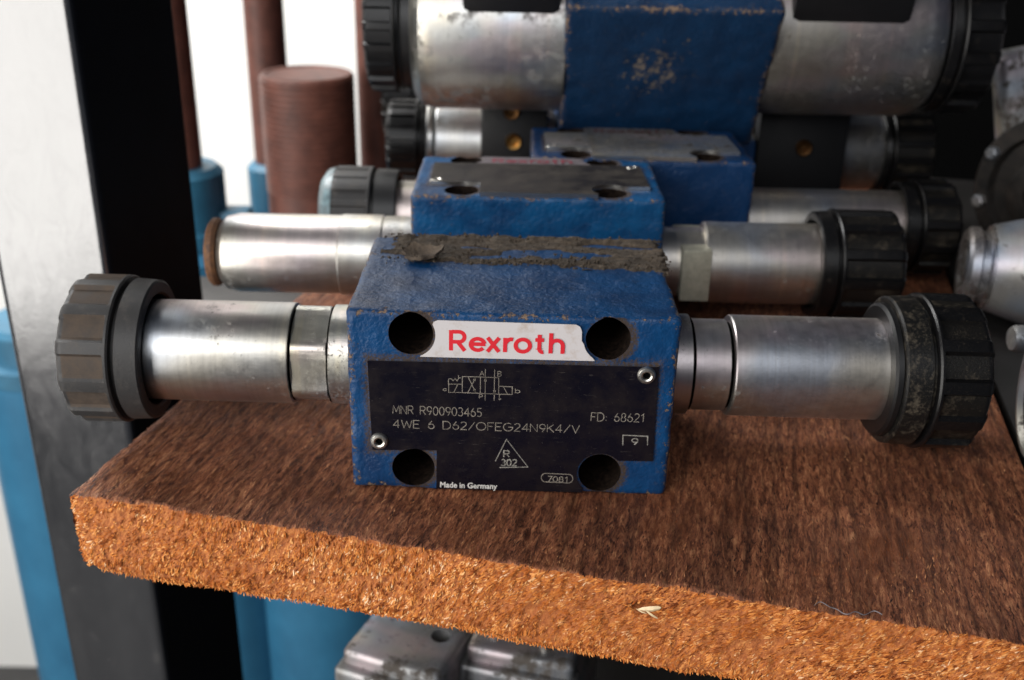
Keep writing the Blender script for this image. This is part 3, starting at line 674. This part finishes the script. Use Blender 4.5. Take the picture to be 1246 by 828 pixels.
    for (dx, dz, lng, a, wdt, yy) in ((0.9, 0.15, 4.6, 16, 1.25, -0.5), (1.3, -0.9, 3.2, -32, 0.5, -0.7), (-0.6, -0.7, 2.2, -20, 0.35, -0.6)):
        c, s_ = math.cos(R(a)), math.sin(R(a)); o = len(V3)
        for t, ww in ((-0.5, 0.1), (-0.25, 0.8), (0.1, 1.0), (0.4, 0.7), (0.5, 0.2)):
            for sg in (-1, 1):
                V3.append((CAV[0] + dx + c * t * lng - s_ * sg * ww * wdt / 2, yy + 0.5 * abs(t), CAV[1] + dz + s_ * t * lng + c * sg * ww * wdt / 2))
        for t, ww in ((-0.5, 0.1), (-0.25, 0.8), (0.1, 1.0), (0.4, 0.7), (0.5, 0.2)):
            V3.append((CAV[0] + dx + c * t * lng, yy + 0.5 * abs(t) - 0.3 * ww * wdt, CAV[1] + dz + s_ * t * lng))
        for i in range(4):
            F3 += [(o + 2 * i, o + 2 * i + 2, o + 11 + i, o + 10 + i), (o + 10 + i, o + 11 + i, o + 2 * i + 3, o + 2 * i + 1), (o + 2 * i, o + 2 * i + 1, o + 2 * i + 3, o + 2 * i + 2)]
    sp = link('splinter', mesh('splinter', V3, F3, 30), root, [mat_flat('pale_wood', (0.78, 0.60, 0.36), 0.6, var=0.3, scale=0.8)])
    sp['label'] = 'pale loose splinter in the torn hollow'
    tag(root, 'thick rough-sawn brown wooden board under the valves, its front edge fresh orange', 'board')
    return root
CAV = (126.3, -5.8)
def mat_wood():
    m = M('weathered_wood_top')
    wv = m.map(scale=(1.1, 0.22, 0.5)); g = m.noise(1.0, 7, 0.78, vec=wv, dist=0.6)
    g2 = m.noise(1.0, 5, 0.75, vec=m.map(scale=(3.4, 0.9, 1.0)))
    col = m.ramp(g, [(0.33, (0.014, 0.006, 0.005)), (0.42, (0.15, 0.045, 0.022)), (0.52, (0.40, 0.140, 0.064)), (0.64, (0.70, 0.32, 0.15))])
    pt = m.noise(0.03, 3, 0.6); col = m.mix(m.ramp(pt, [(0.42, 0.0), (0.66, 0.45)]), col, m.mix(m.ramp(g2, [(0.35, 0.0), (0.65, 1.0)]), (0.03, 0.012, 0.010), (0.18, 0.070, 0.045)))
    rd = m.noise(0.05, 3, 0.6, vec=m.map(loc=(80, 3, 2))); col = m.mix(m.ramp(rd, [(0.52, 0.0), (0.72, 0.6)]), col, (0.20, 0.058, 0.018))
    rid = m.noise(1.0, 3, 0.6, vec=m.map(scale=(0.45, 0.018, 0.3)), dist=0.3)
    col = m.mix(m.ramp(rid, [(0.38, 0.5), (0.52, 0.0)]), col, (0.05, 0.018, 0.011))
    b = m.bump(g2, 0.40); b = m.bump(g, 0.85, 1.0, b)
    top = m.out(Specular_IOR_Level=0.3, Base_Color=col, Roughness=m.ramp(g2, [(0.3, 0.42), (0.7, 0.72)]), Normal=b)
    m = M('fresh_sawn_wood')
    v = m.map(rot=(0, -28, 0)); g = m.noise(1.0, 5, 0.75, vec=m.map(scale=(1.5, 1.5, 0.6), vec=v)); big = m.noise(0.05, 3, 0.6)
    col = m.ramp(g, [(0.30, (0.10, 0.024, 0.007)), (0.46, (0.38, 0.105, 0.022)), (0.60, (0.62, 0.22, 0.055)), (0.78, (0.80, 0.40, 0.13))])
    col = m.mix(m.ramp(big, [(0.42, 0.0), (0.66, 0.55)]), col, (0.34, 0.09, 0.018))
    fr = m.out(Base_Color=col, Roughness=0.75, Normal=m.bump(g, 0.5))
    m = M('sawn_fibre'); t = m.attr('tint').outputs['Fac']
    col = m.ramp(t, [(0.0, (0.11, 0.024, 0.008)), (0.3, (0.40, 0.105, 0.022)), (0.6, (0.68, 0.25, 0.060)), (0.88, (0.84, 0.44, 0.17)), (1.0, (0.90, 0.64, 0.40))])
    col = m.mix(m.ramp(m.noise(0.05, 3, 0.6), [(0.42, 0.0), (0.66, 0.5)]), col, (0.36, 0.10, 0.02))
    ff = m.out(Base_Color=col, Roughness=0.85, Specular_IOR_Level=0.1)
    m = M('surface_fibre'); t = m.attr('tint').outputs['Fac']
    col = m.ramp(t, [(0.0, (0.020, 0.010, 0.009)), (0.35, (0.12, 0.040, 0.022)), (0.65, (0.30, 0.105, 0.045)), (1.0, (0.62, 0.30, 0.14))])
    rd = m.noise(0.05, 3, 0.6, vec=m.map(loc=(80, 3, 2))); col = m.mix(m.ramp(rd, [(0.52, 0.0), (0.72, 0.5)]), col, (0.24, 0.065, 0.018))
    ft = m.out(Base_Color=col, Roughness=0.5, Specular_IOR_Level=0.3)
    return top, fr, ff, ft
m_wood_top, m_wood_front, m_fib_front, m_fib_top = mat_wood()
board = build_board()

# darker plank beyond the right end of the board
o = link('dark_plank', box_me('dark_plank', (209, -20, -19), (420, 345, -3), 1.5), None, [m_shelf])
o.location = Vector(BO) * S; o.rotation_euler = (0, 0, R(BYAW)); tag(o, 'blackened plank under the grey castings past the right end of the wooden board', 'plank')
o = link('shelf_rail', box_me('shelf_rail', (-110, 150, -60), (420, 180, -22), 2), None, [m_shelf])
o.location = Vector(BO) * S; o.rotation_euler = (0, 0, R(BYAW)); tag(o, 'black steel rail running under the wooden board', 'rail')

# ================================================================== VALVE IN FRONT
def paint(name, hz=41.7, dep=47, **k): return mat_paint(name, (34, dep / 2, hz / 2), (0, dep / 2, hz / 2), grime_at=(20.1, 15.8, HR), **k)
v1 = empty('hydraulic_valve', (0, 0, 0.30), (0, 0.45, 0))
tag(v1, 'blue directional valve in front with white logo strip, its black nameplate facing forward', 'valve', 'blue hydraulic valves')
body_block(v1, 34, 47, 41.7, paint('blue_paint_front'), seed=1)
pl1, lg1 = nameplate(v1, m_plate)
for (x, z) in HOLES:                                       # screw seats at the bottom of the bores
    link('screw_seat', lathe_me('screw_seat', [(18.5, 0), (18.5, 2.6), (17.2, 3.0), (17.2, 4.55)], 'Y', 32, (x, 0, z)), v1, [m_hole])
CY, CZ = 24, 20.7
Rt = 11.5
# left: body end (pitted), hex flats, groove, long tube
tube(v1, [(-33.0, Rt - 0.1), (-40.6, Rt - 0.1), (-40.75, Rt - 0.4), (-41.1, Rt - 0.4), (-41.2, Rt + 0.05), (-48.9, Rt + 0.05), (-49.0, Rt - 0.6), (-49.55, Rt - 0.6), (-49.65, Rt), (-50.0, Rt + 0.1), (-82, Rt), (-88, Rt - 0.3), (-88, 0)],
     CY, CZ, [m_tube, m_tube_pitted, m_hole], hexes=[(-48.9, -41.2, 10.35)], matfun=lambda k, j: 1 if k in (0, 4) else 2 if k in (2, 6) else 0)
knob(v1, -81.0, -1, CY, CZ, 16.9, 12, 12.0, 5.9, mats=DUSTY, phase=0.1)
tube(v1, [(33, Rt), (39.8, Rt), (39.9, Rt - 0.9), (40.6, Rt - 0.9), (40.7, Rt - 1.0), (48.4, Rt - 1.0), (48.5, Rt - 1.6), (49.2, Rt - 1.6), (49.3, Rt - 0.1), (49.6, Rt + 0.1), (84, Rt + 0.2), (92, Rt), (92, 0)],
     CY, CZ, [m_tube_dirty, m_tube_pitted, m_hole], matfun=lambda k, j: 1 if k == 0 else 2 if k in (2, 6) else 0)
knob(v1, 85.0, 1, CY, CZ, 17.9, 12, 12.6, 6.6, mats=SMEAR, phase=0.3, depth=1.2)
link('seal_ring', lathe_me('seal_ring', [(83.2, Rt + 0.3), (83.2, 14.6), (83.7, 15.3), (84.8, 15.4), (84.9, Rt + 0.3)], 'X', 96, (0, CY, CZ)), v1, [m_rubber])

# crumbling grease strip on the back of the top face, with a curled flap
def mat_crud():
    m = M('dried_grease'); n = m.noise(1.0, 6, 0.75, vec=m.map(scale=(0.25, 0.9, 0.7))); n2 = m.noise(2.5, 4, 0.8)
    col = m.ramp(n, [(0.3, (0.014, 0.009, 0.006)), (0.5, (0.050, 0.035, 0.022)), (0.7, (0.12, 0.085, 0.055))])
    col = m.mix(m.ramp(n2, [(0.60, 0.0), (0.75, 0.7)]), col, (0.20, 0.16, 0.12))
    return m.out(Base_Color=col, Roughness=0.8, Normal=m.bump(n2, 0.3))
m_crud = mat_crud()
def crud():
    nx, ny = 300, 62; x0, x1, y0, y1 = -31.5, 35.8, 26.5, 48.2
    X, Y = np.meshgrid(np.linspace(x0, x1, nx), np.linspace(y0, y1, ny), indexing='ij')
    P = np.stack([X.ravel(), Y.ravel(), np.zeros(X.size)], 1)
    e = 1.5 * vn(P, (0.13, 0.2, 1), 71) + 1.0 * vn(P, (0.9, 0.9, 1), 72) + 0.4 * vn(P, (2.2, 2.2, 1), 73)
    front = y0 + 3.2 - 1.2 * (X.ravel() > 10) - 1.4 * np.clip((X.ravel() + 6) / 20, 0, 1) + 3.4 * np.clip((-20 - X.ravel()) / 8, 0, 1)
    dmin = np.minimum(Y.ravel() - front - e, np.minimum(X.ravel() - x0 - 0.6 + 1.6 * e - 0.14 * (48 - Y.ravel()), x1 - X.ravel() - 0.8 + e))
    bare = np.exp(-(((X.ravel() - 12) / 9) ** 2 + ((Y.ravel() - 36.5) / 2.6) ** 2)) + 0.6 * np.exp(-(((X.ravel() + 8) / 5) ** 2 + ((Y.ravel() - 33) / 1.4) ** 2))
    dmin = np.minimum(dmin, 1.6) - 3.2 * bare * (1 + 0.9 * vn(P, (0.6, 0.6, 1), 75)) - 5 * np.clip(vn(P, (0.10, 0.35, 1), 79) - 0.30, 0, 1) * np.clip((47 - Y.ravel()) / 4, 0, 1)
    h = 41.55 + np.clip(dmin, 0, 0.9) * 0.55 + 0.20 * vn(P, (0.35, 1.3, 1), 74) + 0.17 * vn(P, (1.6, 3.0, 1), 76) + 0.55 * np.clip(vn(P, (0.2, 0.6, 1), 77) - 0.25, 0, 1)
    ridge = np.clip(1 - np.abs(Y.ravel() - 46) / 3, 0, 1); h += ridge * (0.6 + 0.5 * vn(P, (0.5, 0.2, 1), 78))
    over = np.clip(Y.ravel() - 46.9, 0, 5); h -= over * 0.9
    h = np.where(dmin < 0, 41.2, h)
    V = np.stack([X.ravel(), Y.ravel(), h], 1); idx = np.arange(nx * ny).reshape(nx, ny)
    Q = np.stack([idx[:-1, :-1], idx[1:, :-1], idx[1:, 1:], idx[:-1, 1:]], -1).reshape(-1, 4)
    keep = (dmin[Q] > -0.05).any(1)
    o = link('grease_strip', big_mesh('grease_strip', V, Q[keep]), v1, [m_crud])
    # flap: thick curled disc
    n, mrad = 72, 16; V, F = [], []
    for s in (0, 1):
        for i in range(mrad + 1):
            for j in range(n):
                a = 2 * math.pi * j / n; r = i / mrad * (4.6 + 0.5 * math.sin(3 * a + 1) + 0.35 * math.sin(7 * a))
                x, y = -21.3 + r * math.cos(a) * 0.95, 30.6 + r * math.sin(a) * 0.72
                z = 42.2 + 0.06 * r * r * (1 + 0.5 * math.sin(a + 0.6)) + (0.7 if s == 0 else 0) + 0.12 * math.sin(9 * r + 3 * a)
                V.append((x, y, z))
    for s in (0, 1):
        for i in range(mrad):
            for j in range(n):
                b = s * (mrad + 1) * n; q = (b + i * n + j, b + i * n + (j + 1) % n, b + (i + 1) * n + (j + 1) % n, b + (i + 1) * n + j)
                F.append(q if s else q[::-1])
    b0, b1 = mrad * n, (mrad + 1) * n + mrad * n
    for j in range(n): F.append((b0 + j, b0 + (j + 1) % n, b1 + (j + 1) % n, b1 + j))
    f = link('grease_flap', mesh('grease_flap', V, F, 60), v1, [mat_flat('dry_brown_grease', (0.11, 0.08, 0.055), 0.8, col2=(0.035, 0.025, 0.018), scale=0.35, bumpd=0.25)]); f['label'] = 'round curled flap of dried grease'
    # crumbs
    VV, FF = [], []
    for _ in range(520):
        t = random.random()
        x = random.uniform(-31, 36); y = 29.5 + random.gauss(0, 1.3) if t < 0.45 else 46.5 + random.gauss(0, 0.7) if t < 0.75 else random.uniform(29, 47)
        if t > 0.75: z = 42.9
        else: z = 42.2
        r = random.uniform(0.12, 0.5) * (0.7 if y < 30 else 1); o_ = len(VV)
        for d in ((1, 0, 0), (-1, 0, 0), (0, 1, 0), (0, -1, 0), (0, 0, 1), (0, 0, -1)):
            VV.append((x + d[0] * r * random.uniform(0.6, 1.3), y + d[1] * r * random.uniform(0.6, 1.3), z + (d[2] * r + r * 0.4) * random.uniform(0.5, 1.4)))
        FF += [tuple(o_ + i for i in q) for q in ((0, 2, 4), (2, 1, 4), (1, 3, 4), (3, 0, 4), (2, 0, 5), (1, 2, 5), (3, 1, 5), (0, 3, 5))]
    c = link('grease_crumbs', mesh('grease_crumbs', VV, FF, 0), v1, [m_crud]); c['kind'] = 'stuff'
crud()

# ================================================================== SECOND VALVE, lying on its back
v2 = empty('hydraulic_valve', (6.2, 75, 44.6), (-90, 0, 0))
tag(v2, 'blue valve directly behind the front one, lying with its worn nameplate facing up', 'valve', 'blue hydraulic valves')
body_block(v2, 34, 45, 41.7, paint('blue_paint_second', dep=45, base=(0.004, 0.080, 0.21)), seed=2)
nameplate(v2, m_plate_worn, False, -0.95, (mat_flat('dirty_logo_panel', (0.13, 0.11, 0.12), 0.6, var=0.5, scale=0.4), mat_flat('faded_red_print', (0.16, 0.015, 0.03), 0.6)))
c2y, c2z = 44.6 - 19.8, 21.5
tube(v2, [(-33, Rt), (-43.5, Rt), (-43.7, Rt - 0.4), (-44.1, Rt - 0.4), (-44.3, Rt + 0.3), (-56, Rt + 0.3), (-56.4, Rt), (-86, Rt), (-89.5, Rt - 0.8), (-91.2, Rt - 2.6), (-91.8, Rt - 4.4), (-91.8, 0)], c2y, c2z, [m_tube])
link('rusty_ring', lathe_me('rusty_ring', [(-91.7, 3), (-91.7, 9.3), (-92.6, 10.0), (-93.8, 10.0), (-94.6, 9.2), (-94.6, 3)], 'X', 64, (0, c2y, c2z)), v2, [m_rust_ring])
tube(v2, [(33, Rt - 1.4), (39.5, Rt - 1.4), (39.6, Rt - 1.4), (48.4, Rt - 1.4), (48.5, Rt - 0.3), (49.0, Rt + 0.3), (84, Rt + 0.3), (90, Rt), (90, 0)], c2y, c2z, [m_tube_dirty])
link('flat_band', box_me('flat_band', (41.2, c2y - 7.6, c2z - 12.4), (49.6, c2y + 7.6, c2z + 12), 0.6), v2, [mat_flat('dull_cream_band', (0.50, 0.48, 0.38), 0.45, 0.35, var=0.3, scale=0.6)])
knob(v2, 80.5, 1, c2y, c2z, 16.4, 12, 18.5, 5.0, mats=[m_knob_black, m_knob_pad_black, m_rubber, m_knob_black], phase=0.0)

# ================================================================== THIRD VALVE
v3 = empty('hydraulic_valve', (39, 118.5, 44.2), (-90, 0, 0))
tag(v3, 'third blue valve back, lying nameplate up under the big stained valve', 'valve', 'blue hydraulic valves')
body_block(v3, 34, 45, 41.7, paint('blue_paint_third', dep=45, base=(0.002, 0.030, 0.10)), seed=3, step=1.0)
nameplate(v3, m_plate_grey, False, -0.95, (m_plate_grey, mat_flat('worn_dark_print', (0.08, 0.03, 0.03), 0.6)))
c3y = 44.2 - 18.4
tube(v3, [(-33, Rt), (-78, Rt), (-84, Rt), (-84, 0)], c3y, c2z, [m_tube_dirty])
knob(v3, -77, -1, c3y, c2z, 16.0, 18, 13.5, 8, mats=[m_knob_dusty, m_knob_dusty, m_rubber, m_rubber], depth=0.5)
link('end_cap', lathe_me('end_cap', [(-97.6, 15.6), (-100, 14.8), (-102, 12.0), (-102.5, 9), (-102.5, 0)], 'X', 96, (0, c3y, c2z)), v3, [mat_flat('pale_blue_plastic', (0.22, 0.33, 0.36), 0.35, col2=(0.05, 0.06, 0.07), scale=0.25)])
tube(v3, [(33, Rt), (90, Rt), (95, Rt), (95, 0)], c3y, c2z, [m_tube_dirty])
knob(v3, 86, 1, c3y, c2z, 15.5, 12, 13, 5, phase=0.2)

# ================================================================== BIG VALVE on top, leaning forward
v4 = empty('hydraulic_valve', (48, 168, 37.2), (31, 0, 0))
tag(v4, 'largest valve, leaning forward over the others, blue block with brown chips between thick steel cylinders', 'valve', 'blue hydraulic valves')
body_block(v4, 33.5, 54, 57, mat_paint('blue_paint_chipped', (33.5, 27, 28.5), (0, 27, 28.5), base=(0.003, 0.027, 0.076), lo=(0.002, 0.014, 0.042), chip=1.5, patch=(-4, 0, 33), rough=0.38), holes=False, r=1.5, seed=4, step=1.1)
c4y, c4z = 27, 28.0
R4 = 28.0
tube(v4, [(-33, R4), (-76, R4), (-80, R4 - 0.9), (-82.5, R4 - 3.4), (-83.3, R4 - 6), (-83.3, 0)], c4y, c4z, [m_tube_big])
tube(v4, [(33, R4 - 0.5), (83, R4 - 0.5), (87, R4 - 1.4), (89.5, R4 - 3.4), (90.3, R4 - 6), (90.3, 0)], c4y, c4z, [m_tube_dirty])
link('front_disc', lathe_me('front_disc', [(-82, 12), (-82, 20.5), (-83, 21.5), (-87, 21.5), (-88, 12)], 'X', 96, (0, c4y, c4z)), v4, [m_rubber])
knob(v4, -86.0, -1, c4y, c4z, 22.8, 20, 10.5, 2.0, bore=14, mats=[m_black, m_black, m_rubber, m_rubber], depth=1.3)
knob(v4, 90.3, 1, c4y, c4z, 26.6, 16, 13, 4.0, bore=14, mats=[m_knob_black] * 4, depth=1.6)
for xa, xb in ((-66, -34.6), (38, 76)):
    bm_ = box_me('socket_block', (xa, -13, -16), (xb, 13, 6), 2.5)
    so = link('socket_block', bm_, v4, [m_black]); so.location = Vector((0, c4y - 4, c4z + 29.5)) * S; so.rotation_euler = (R(-12), 0, 0)

# ================================================================== FIFTH VALVE, mostly hidden
v5 = empty('hydraulic_valve', (49, 183, 0), (0, 0, 0))
tag(v5, 'hidden valve beneath the largest one, showing black coil blocks with brass screws', 'valve', 'blue hydraulic valves')
link('valve_body', box_me('valve_body', (-36, 0, 0), (38, 45, 36), 1.5), v5, [mat_flat('dark_blue_paint', (0.008, 0.05, 0.16), 0.4, var=0.3)])
c5y, c5z = 22, 28
tube(v5, [(-35, 16.2), (-78.5, 16.2), (-80, 15.2), (-80, 0)], c5y, c5z, [m_tube])
link('bright_flange', lathe_me('bright_flange', [(-80.1, 10), (-80.1, 16.6), (-81.6, 16.8), (-82.4, 16), (-82.4, 8)], 'X', 96, (0, c5y, c5z)), v5, [m_alu])
knob(v5, -82.6, -1, c5y, c5z, 15.6, 20, 12, 3, bore=10, mats=[m_knob_black, m_knob_black, m_rubber, m_knob_black], depth=0.8)
tube(v5, [(37, 15), (86, 15), (88, 14), (88, 0)], c5y, c5z, [m_tube_dirty])
knob(v5, 88, 1, c5y, c5z, 16.5, 16, 16, 3, bore=10, depth=0.8)
for xa, xb, xs_ in ((-62, -37.5, -50), (39, 72, 56)):
    cb = link('coil_block', box_me('coil_block', (xa, c5y - 19, 2), (xb, c5y + 19, 49.0), 1.5), v5, [m_black])
    for zz in ((33, 44) if xs_ < 0 else (33,)):
        link('brass_screw', lathe_me('brass_screw', [(2.6, 0), (2.6, 1.3), (1.6, 1.6), (1.4, 2.6), (2.0, 3.0), (3.2, 3.0)], 'Y', 24, (xs_ + (0 if zz == 33 else -1), 0, zz), lambda x, r, a, k: r), cb, [m_brass if zz == 33 and xs_ < 0 else m_brass_dull])

# ================================================================== SIXTH VALVE, behind at the left
v6 = empty('hydraulic_valve', (38, 283, 0), (0, 0, 0))
tag(v6, 'rearmost valve, only its ribbed black knob showing under the largest knob', 'valve', 'blue hydraulic valves')
link('valve_body', box_me('valve_body', (-38, -8, 0), (38, 38, 44), 1.5), v6, [mat_flat('dark_blue_paint_rear', (0.008, 0.05, 0.16), 0.4, var=0.3)])
tube(v6, [(-37, 19), (-78, 19), (-80, 17), (-80, 0)], 14, 24, [m_tube])
knob(v6, -82, -1, 14, 27, 19, 20, 14, 3, bore=10, mats=[m_knob_black, m_knob_black, m_rubber, m_rubber], depth=1.2)

# ================================================================== CYLINDERS BEHIND THE POST
def ram(name_label, x, y, br, btop, cap_r, cap_top, rod_r, rod_top, capmat, rodmat=None, barrel=True, lug=None):
    t = empty('hydraulic_cylinder', (x, y, -619.8))
    tag(t, name_label, 'cylinder', 'hydraulic cylinders standing behind the board')
    z0 = 619.8
    if barrel:
        link('barrel', lathe_me('barrel', [(0, 0), (0, br), (btop + z0 - 3, br), (btop + z0, br - 3), (btop + z0, 0)], 'Z', 96), t, [m_bluebarrel])
    link('end_gland', lathe_me('end_gland', [(btop + z0 - 1, cap_r * 1.25), (btop + z0 + 8, cap_r * 1.25), (btop + z0 + 9, cap_r), (cap_top + z0 - 3, cap_r), (cap_top + z0, cap_r - 3), (cap_top + z0, 0)], 'Z', 64), t, [capmat])
    if lug: link('port_boss', box_me('port_boss', (cap_r - 2, -7, btop + z0 + 2), (cap_r + lug, 7, btop + z0 + 16), 2), t, [capmat])
    link('rod', lathe_me('rod', [(cap_top + z0 - 2, rod_r), (rod_top + z0 - 1, rod_r), (rod_top + z0, rod_r - 1), (rod_top + z0, 0)], 'Z', 64), t, [rodmat or m_rust])
    return t
ram('blue cylinder with a thin brown rod, right against the dark side of the post', -162, 300, 36, -46, 21, -9, 11.5, 330, m_bluecap, lug=12)
ram('blue cylinder with a thicker brown rod rising behind the short ribbed ram', -135, 384, 30, -75, 15, -28, 10.5, 400, m_bluecap)
c3 = empty('hydraulic_cylinder', (-98, 302, -619.8)); tag(c3, 'blue cylinder carrying the short thick brown ribbed ram', 'cylinder', 'hydraulic cylinders standing behind the board')
link('barrel', lathe_me('barrel', [(0, 0), (0, 43), (560, 43), (563, 40), (563, 0)], 'Z', 96), c3, [m_bluebarrel])
prof = [(555, 21.5), (600, 21.5)]; zz = 600
while zz < 652: prof += [(zz + 0.3, 21.9), (zz + 1.2, 21.9), (zz + 1.6, 21.2), (zz + 2.3, 21.2)]; zz += 2.7
prof += [(654, 21.8), (655.5, 20.6), (655.5, 19), (654.8, 18.4), (654.8, 0)]
link('ribbed_ram', lathe_me('ribbed_ram', prof, 'Z', 96), c3, [m_rust])
ram('cylinder with a plain brown rod just left of the largest valve\'s knob', -70, 330, 24, -90, 14, -60, 8.6, 380, m_rust)
ram('light blue cylinder standing at the far left of the post', -252, 320, 34, -125, 27, -98, 8, -80, m_bluecap)

# ================================================================== CASTINGS BELOW THE BOARD
ls = link('lower_shelf', box_me('lower_shelf', (-46, 20, -142), (400, 200, -132), 1), None, [m_shelf]); tag(ls, 'black lower shelf carrying two grey castings', 'shelf')
def casting(x, y, rz, sx, mat, label, studs):
    t = empty('valve_casting', (x, y, -131.9), (0, 0, rz)); tag(t, label, 'casting', 'grey castings on the lower shelf')
    h = 44
    b = link('casting_block', box_me('casting_block', (-sx / 2, 0, 0), (sx / 2, 44, h), 2.6, 4), None, [mat])
    cut(b, [cyl_tmp((-sx * 0.2, 26, h), 3.2, 16, 'Z'), cyl_tmp((sx * 0.27, 17, h), 3.0, 16, 'Z'), cyl_tmp((sx * 0.1, 34, h), 2.0, 16, 'Z')]); b.parent = t
    link('side_lip', box_me('side_lip', (-sx / 2 - 1.5, -3, 8), (sx / 2 + 1.5, 6, h - 5), 2.4, 4), t, [mat])
    link('front_boss', lathe_me('front_boss', [(2, 13), (-7, 12.4), (-9, 10.5), (-9, 6), (-5, 5.5), (-5, 0)], 'Y', 48, (0, 0, 17)), t, [mat])
    link('corner_nut', lathe_me('corner_nut', [(0, 5), (-5, 5), (-6, 4), (-6, 0)], 'Y', 6, (-sx / 2 + 4, -3, 30)), t, [m_cast_dark])
    for k in range(studs):
        link('stud', lathe_me('stud', [(0, 1.6), (1.2, 1.6), (1.8, 0.8), (1.8, 0)], 'Z', 16, (-sx * 0.3 + k * sx * 0.5, 8 + k * -2.5, h)), t, [m_rivet])
casting(-34, 46, -22, 32, m_cast, 'pale grey casting under the board, the one beside the blue cylinder', 0)
casting(4, 50, -15, 33, m_cast_dark, 'dark iron casting with bright studs under the board', 2)

# ================================================================== CASTINGS ON THE RIGHT
p1 = empty('pump_casting', (140, 112, 14), (0, 0, -14)); tag(p1, 'pale fluted metal casting on its side at the right edge, above the ring', 'casting')
def flute(x, r, a, k): return r * (1 - 0.10 * (0.5 + 0.5 * math.cos(4 * a + 0.8)) ** 2 * min(1, max(0, (x - 6) / 10)))
link('housing', lathe_me('housing', [(5, 9), (6, 13.2), (12, 15), (26, 18.8), (40, 20.5), (62, 21), (64, 18), (64, 0)], 'X', 120, (0, 0, 1), flute, 40), p1, [m_cast])
link('flange', lathe_me('flange', [(-1, 0), (-1, 5), (0.5, 5.5), (-1.5, 8), (-1.5, 11), (-0.5, 12), (2, 12.2), (2.6, 11), (4.6, 11), (5.2, 12.8), (6.4, 12.8)], 'X', 96, (0, 0, 1)), p1, [mat_metal('rust_stained_flange', base=(0.30, 0.24, 0.20), dark=(0.16, 0.11, 0.09), g_thr=0.52, rough=0.45, ring=0.0)])
link('drain_plug', lathe_me('drain_plug', [(-20.5, 0), (-20.5, 2.6), (-19.5, 3), (-16, 3)], 'Y', 24, (33, 0, 3)), p1, [mat_flat('red_plastic', (0.45, 0.05, 0.03), 0.5)])
p2 = empty('slotted_bracket', (199, 176, -3), (0, -14, -8)); tag(p2, 'grey metal bracket with a long oval slot, above the pale fluted casting', 'bracket')
br = link('bracket_plate', box_me('bracket_plate', (-14, 0, 0), (60, 16, 76), 5, 4), None, [m_cast])
sl = link('tmp', box_me('tmp', (-5, -10, 50), (30, 9, 63), 5.5, 5)); cut(br, [sl]); br.parent = p2
link('lower_disc', lathe_me('lower_disc', [(0, 0), (-4, 0.1), (-4, 12), (-2.5, 13.5), (-5, 15), (-5, 20), (-2, 22), (2, 22)], 'Y', 64, (16, 0, 27)), p2, [mat_metal('greenish_steel', base=(0.34, 0.38, 0.36), dark=(0.2, 0.22, 0.2), rough=0.4, ring=0.0)])
m_iron = mat_flat('oily_black_iron', (0.006, 0.006, 0.006), 0.5, col2=(0.03, 0.024, 0.020), scale=0.15, bumpd=0.3, spec=0.35)
p5 = empty('gear_housing', (184, 160, -3), (0, 0, -58)); tag(p5, 'dark round iron housing with a bolted rim, between the bracket and the black knobs', 'housing')
link('housing_body', lathe_me('housing_body', [(50, 0), (50, 25), (4, 25), (2, 27), (-2, 27), (-3, 26), (-3, 21), (0, 20), (0, 13), (-5, 12), (-6, 10), (-6, 5), (3, 4.5), (3, 0)], 'Y', 96, (0, 0, 27)), p5, [m_iron])
for k in range(8):
    a = 2 * math.pi * k / 8 + 0.3
    link('rim_bolt', lathe_me('rim_bolt', [(-2, 2.4), (-5.2, 2.4), (-5.8, 1.8), (-5.8, 0)], 'Y', 6, (23.6 * math.cos(a), 0, 27 + 23.6 * math.sin(a))), p5, [m_cast_dark])
p3 = empty('steel_ring', (121, 22, 16)); p3.rotation_euler = (0, 0, R(-12)); tag(p3, 'dark steel ring with a bright rim at the right edge of the picture', 'ring')
link('ring_body', lathe_me('ring_body', [(1.5, 8), (1.5, 13.8), (0, 14.6), (0, 15.6), (1.0, 16.4), (3, 16.4), (4, 15.2), (60, 15.2), (60, 0)], 'X', 120), p3, [m_cast_dark])
link('ring_face', lathe_me('ring_face', [(3, 0), (3, 9), (1.2, 9.2), (1.2, 13.9)], 'X', 96), p3, [m_black])
p4 = empty('hex_bolt', (131, 58, 14)); tag(p4, 'small loose bolt head showing between the front valve\'s right knob and the pale casting', 'bolt')
link('bolt_head', lathe_me('bolt_head', [(0, 0), (0, 3), (1, 3.6), (4, 3.6), (4, 2), (26, 2), (26, 0)], 'X', 24), p4, [m_cast_dark])

# ================================================================== SMALL THINGS ON THE BOARD
def fibre_thread():
    A = []
    for i in range(40):
        t = i / 39; A.append((128.5 + t * 12, 0.4 + 0.9 * math.sin(t * 9) + 0.4 * math.sin(t * 23), 0.5 + 0.35 * math.sin(t * 14)))
    V, F = [], []
    for i, p in enumerate(A):
        for j in range(5):
            a = 2 * math.pi * j / 5; V.append((p[0] + 0.05 * math.sin(i), p[1] + 0.085 * math.cos(a), p[2] + 0.085 * math.sin(a)))
    for i in range(39):
        for j in range(5): F.append((i * 5 + j, i * 5 + (j + 1) % 5, i * 5 + 5 + (j + 1) % 5, i * 5 + 5 + j))
    o = link('thread', mesh('thread', V, F, 60), None, [mat_flat('grey_lint', (0.16, 0.15, 0.16), 0.8)])
    o.location = Vector((BO[0], BO[1], 0)) * S; o.rotation_euler = (0, 0, R(BYAW))
    o.location += Vector((28, -6.4, 0)) * S
    tag(o, 'thin grey thread caught on the front edge of the board', 'thread')
fibre_thread()
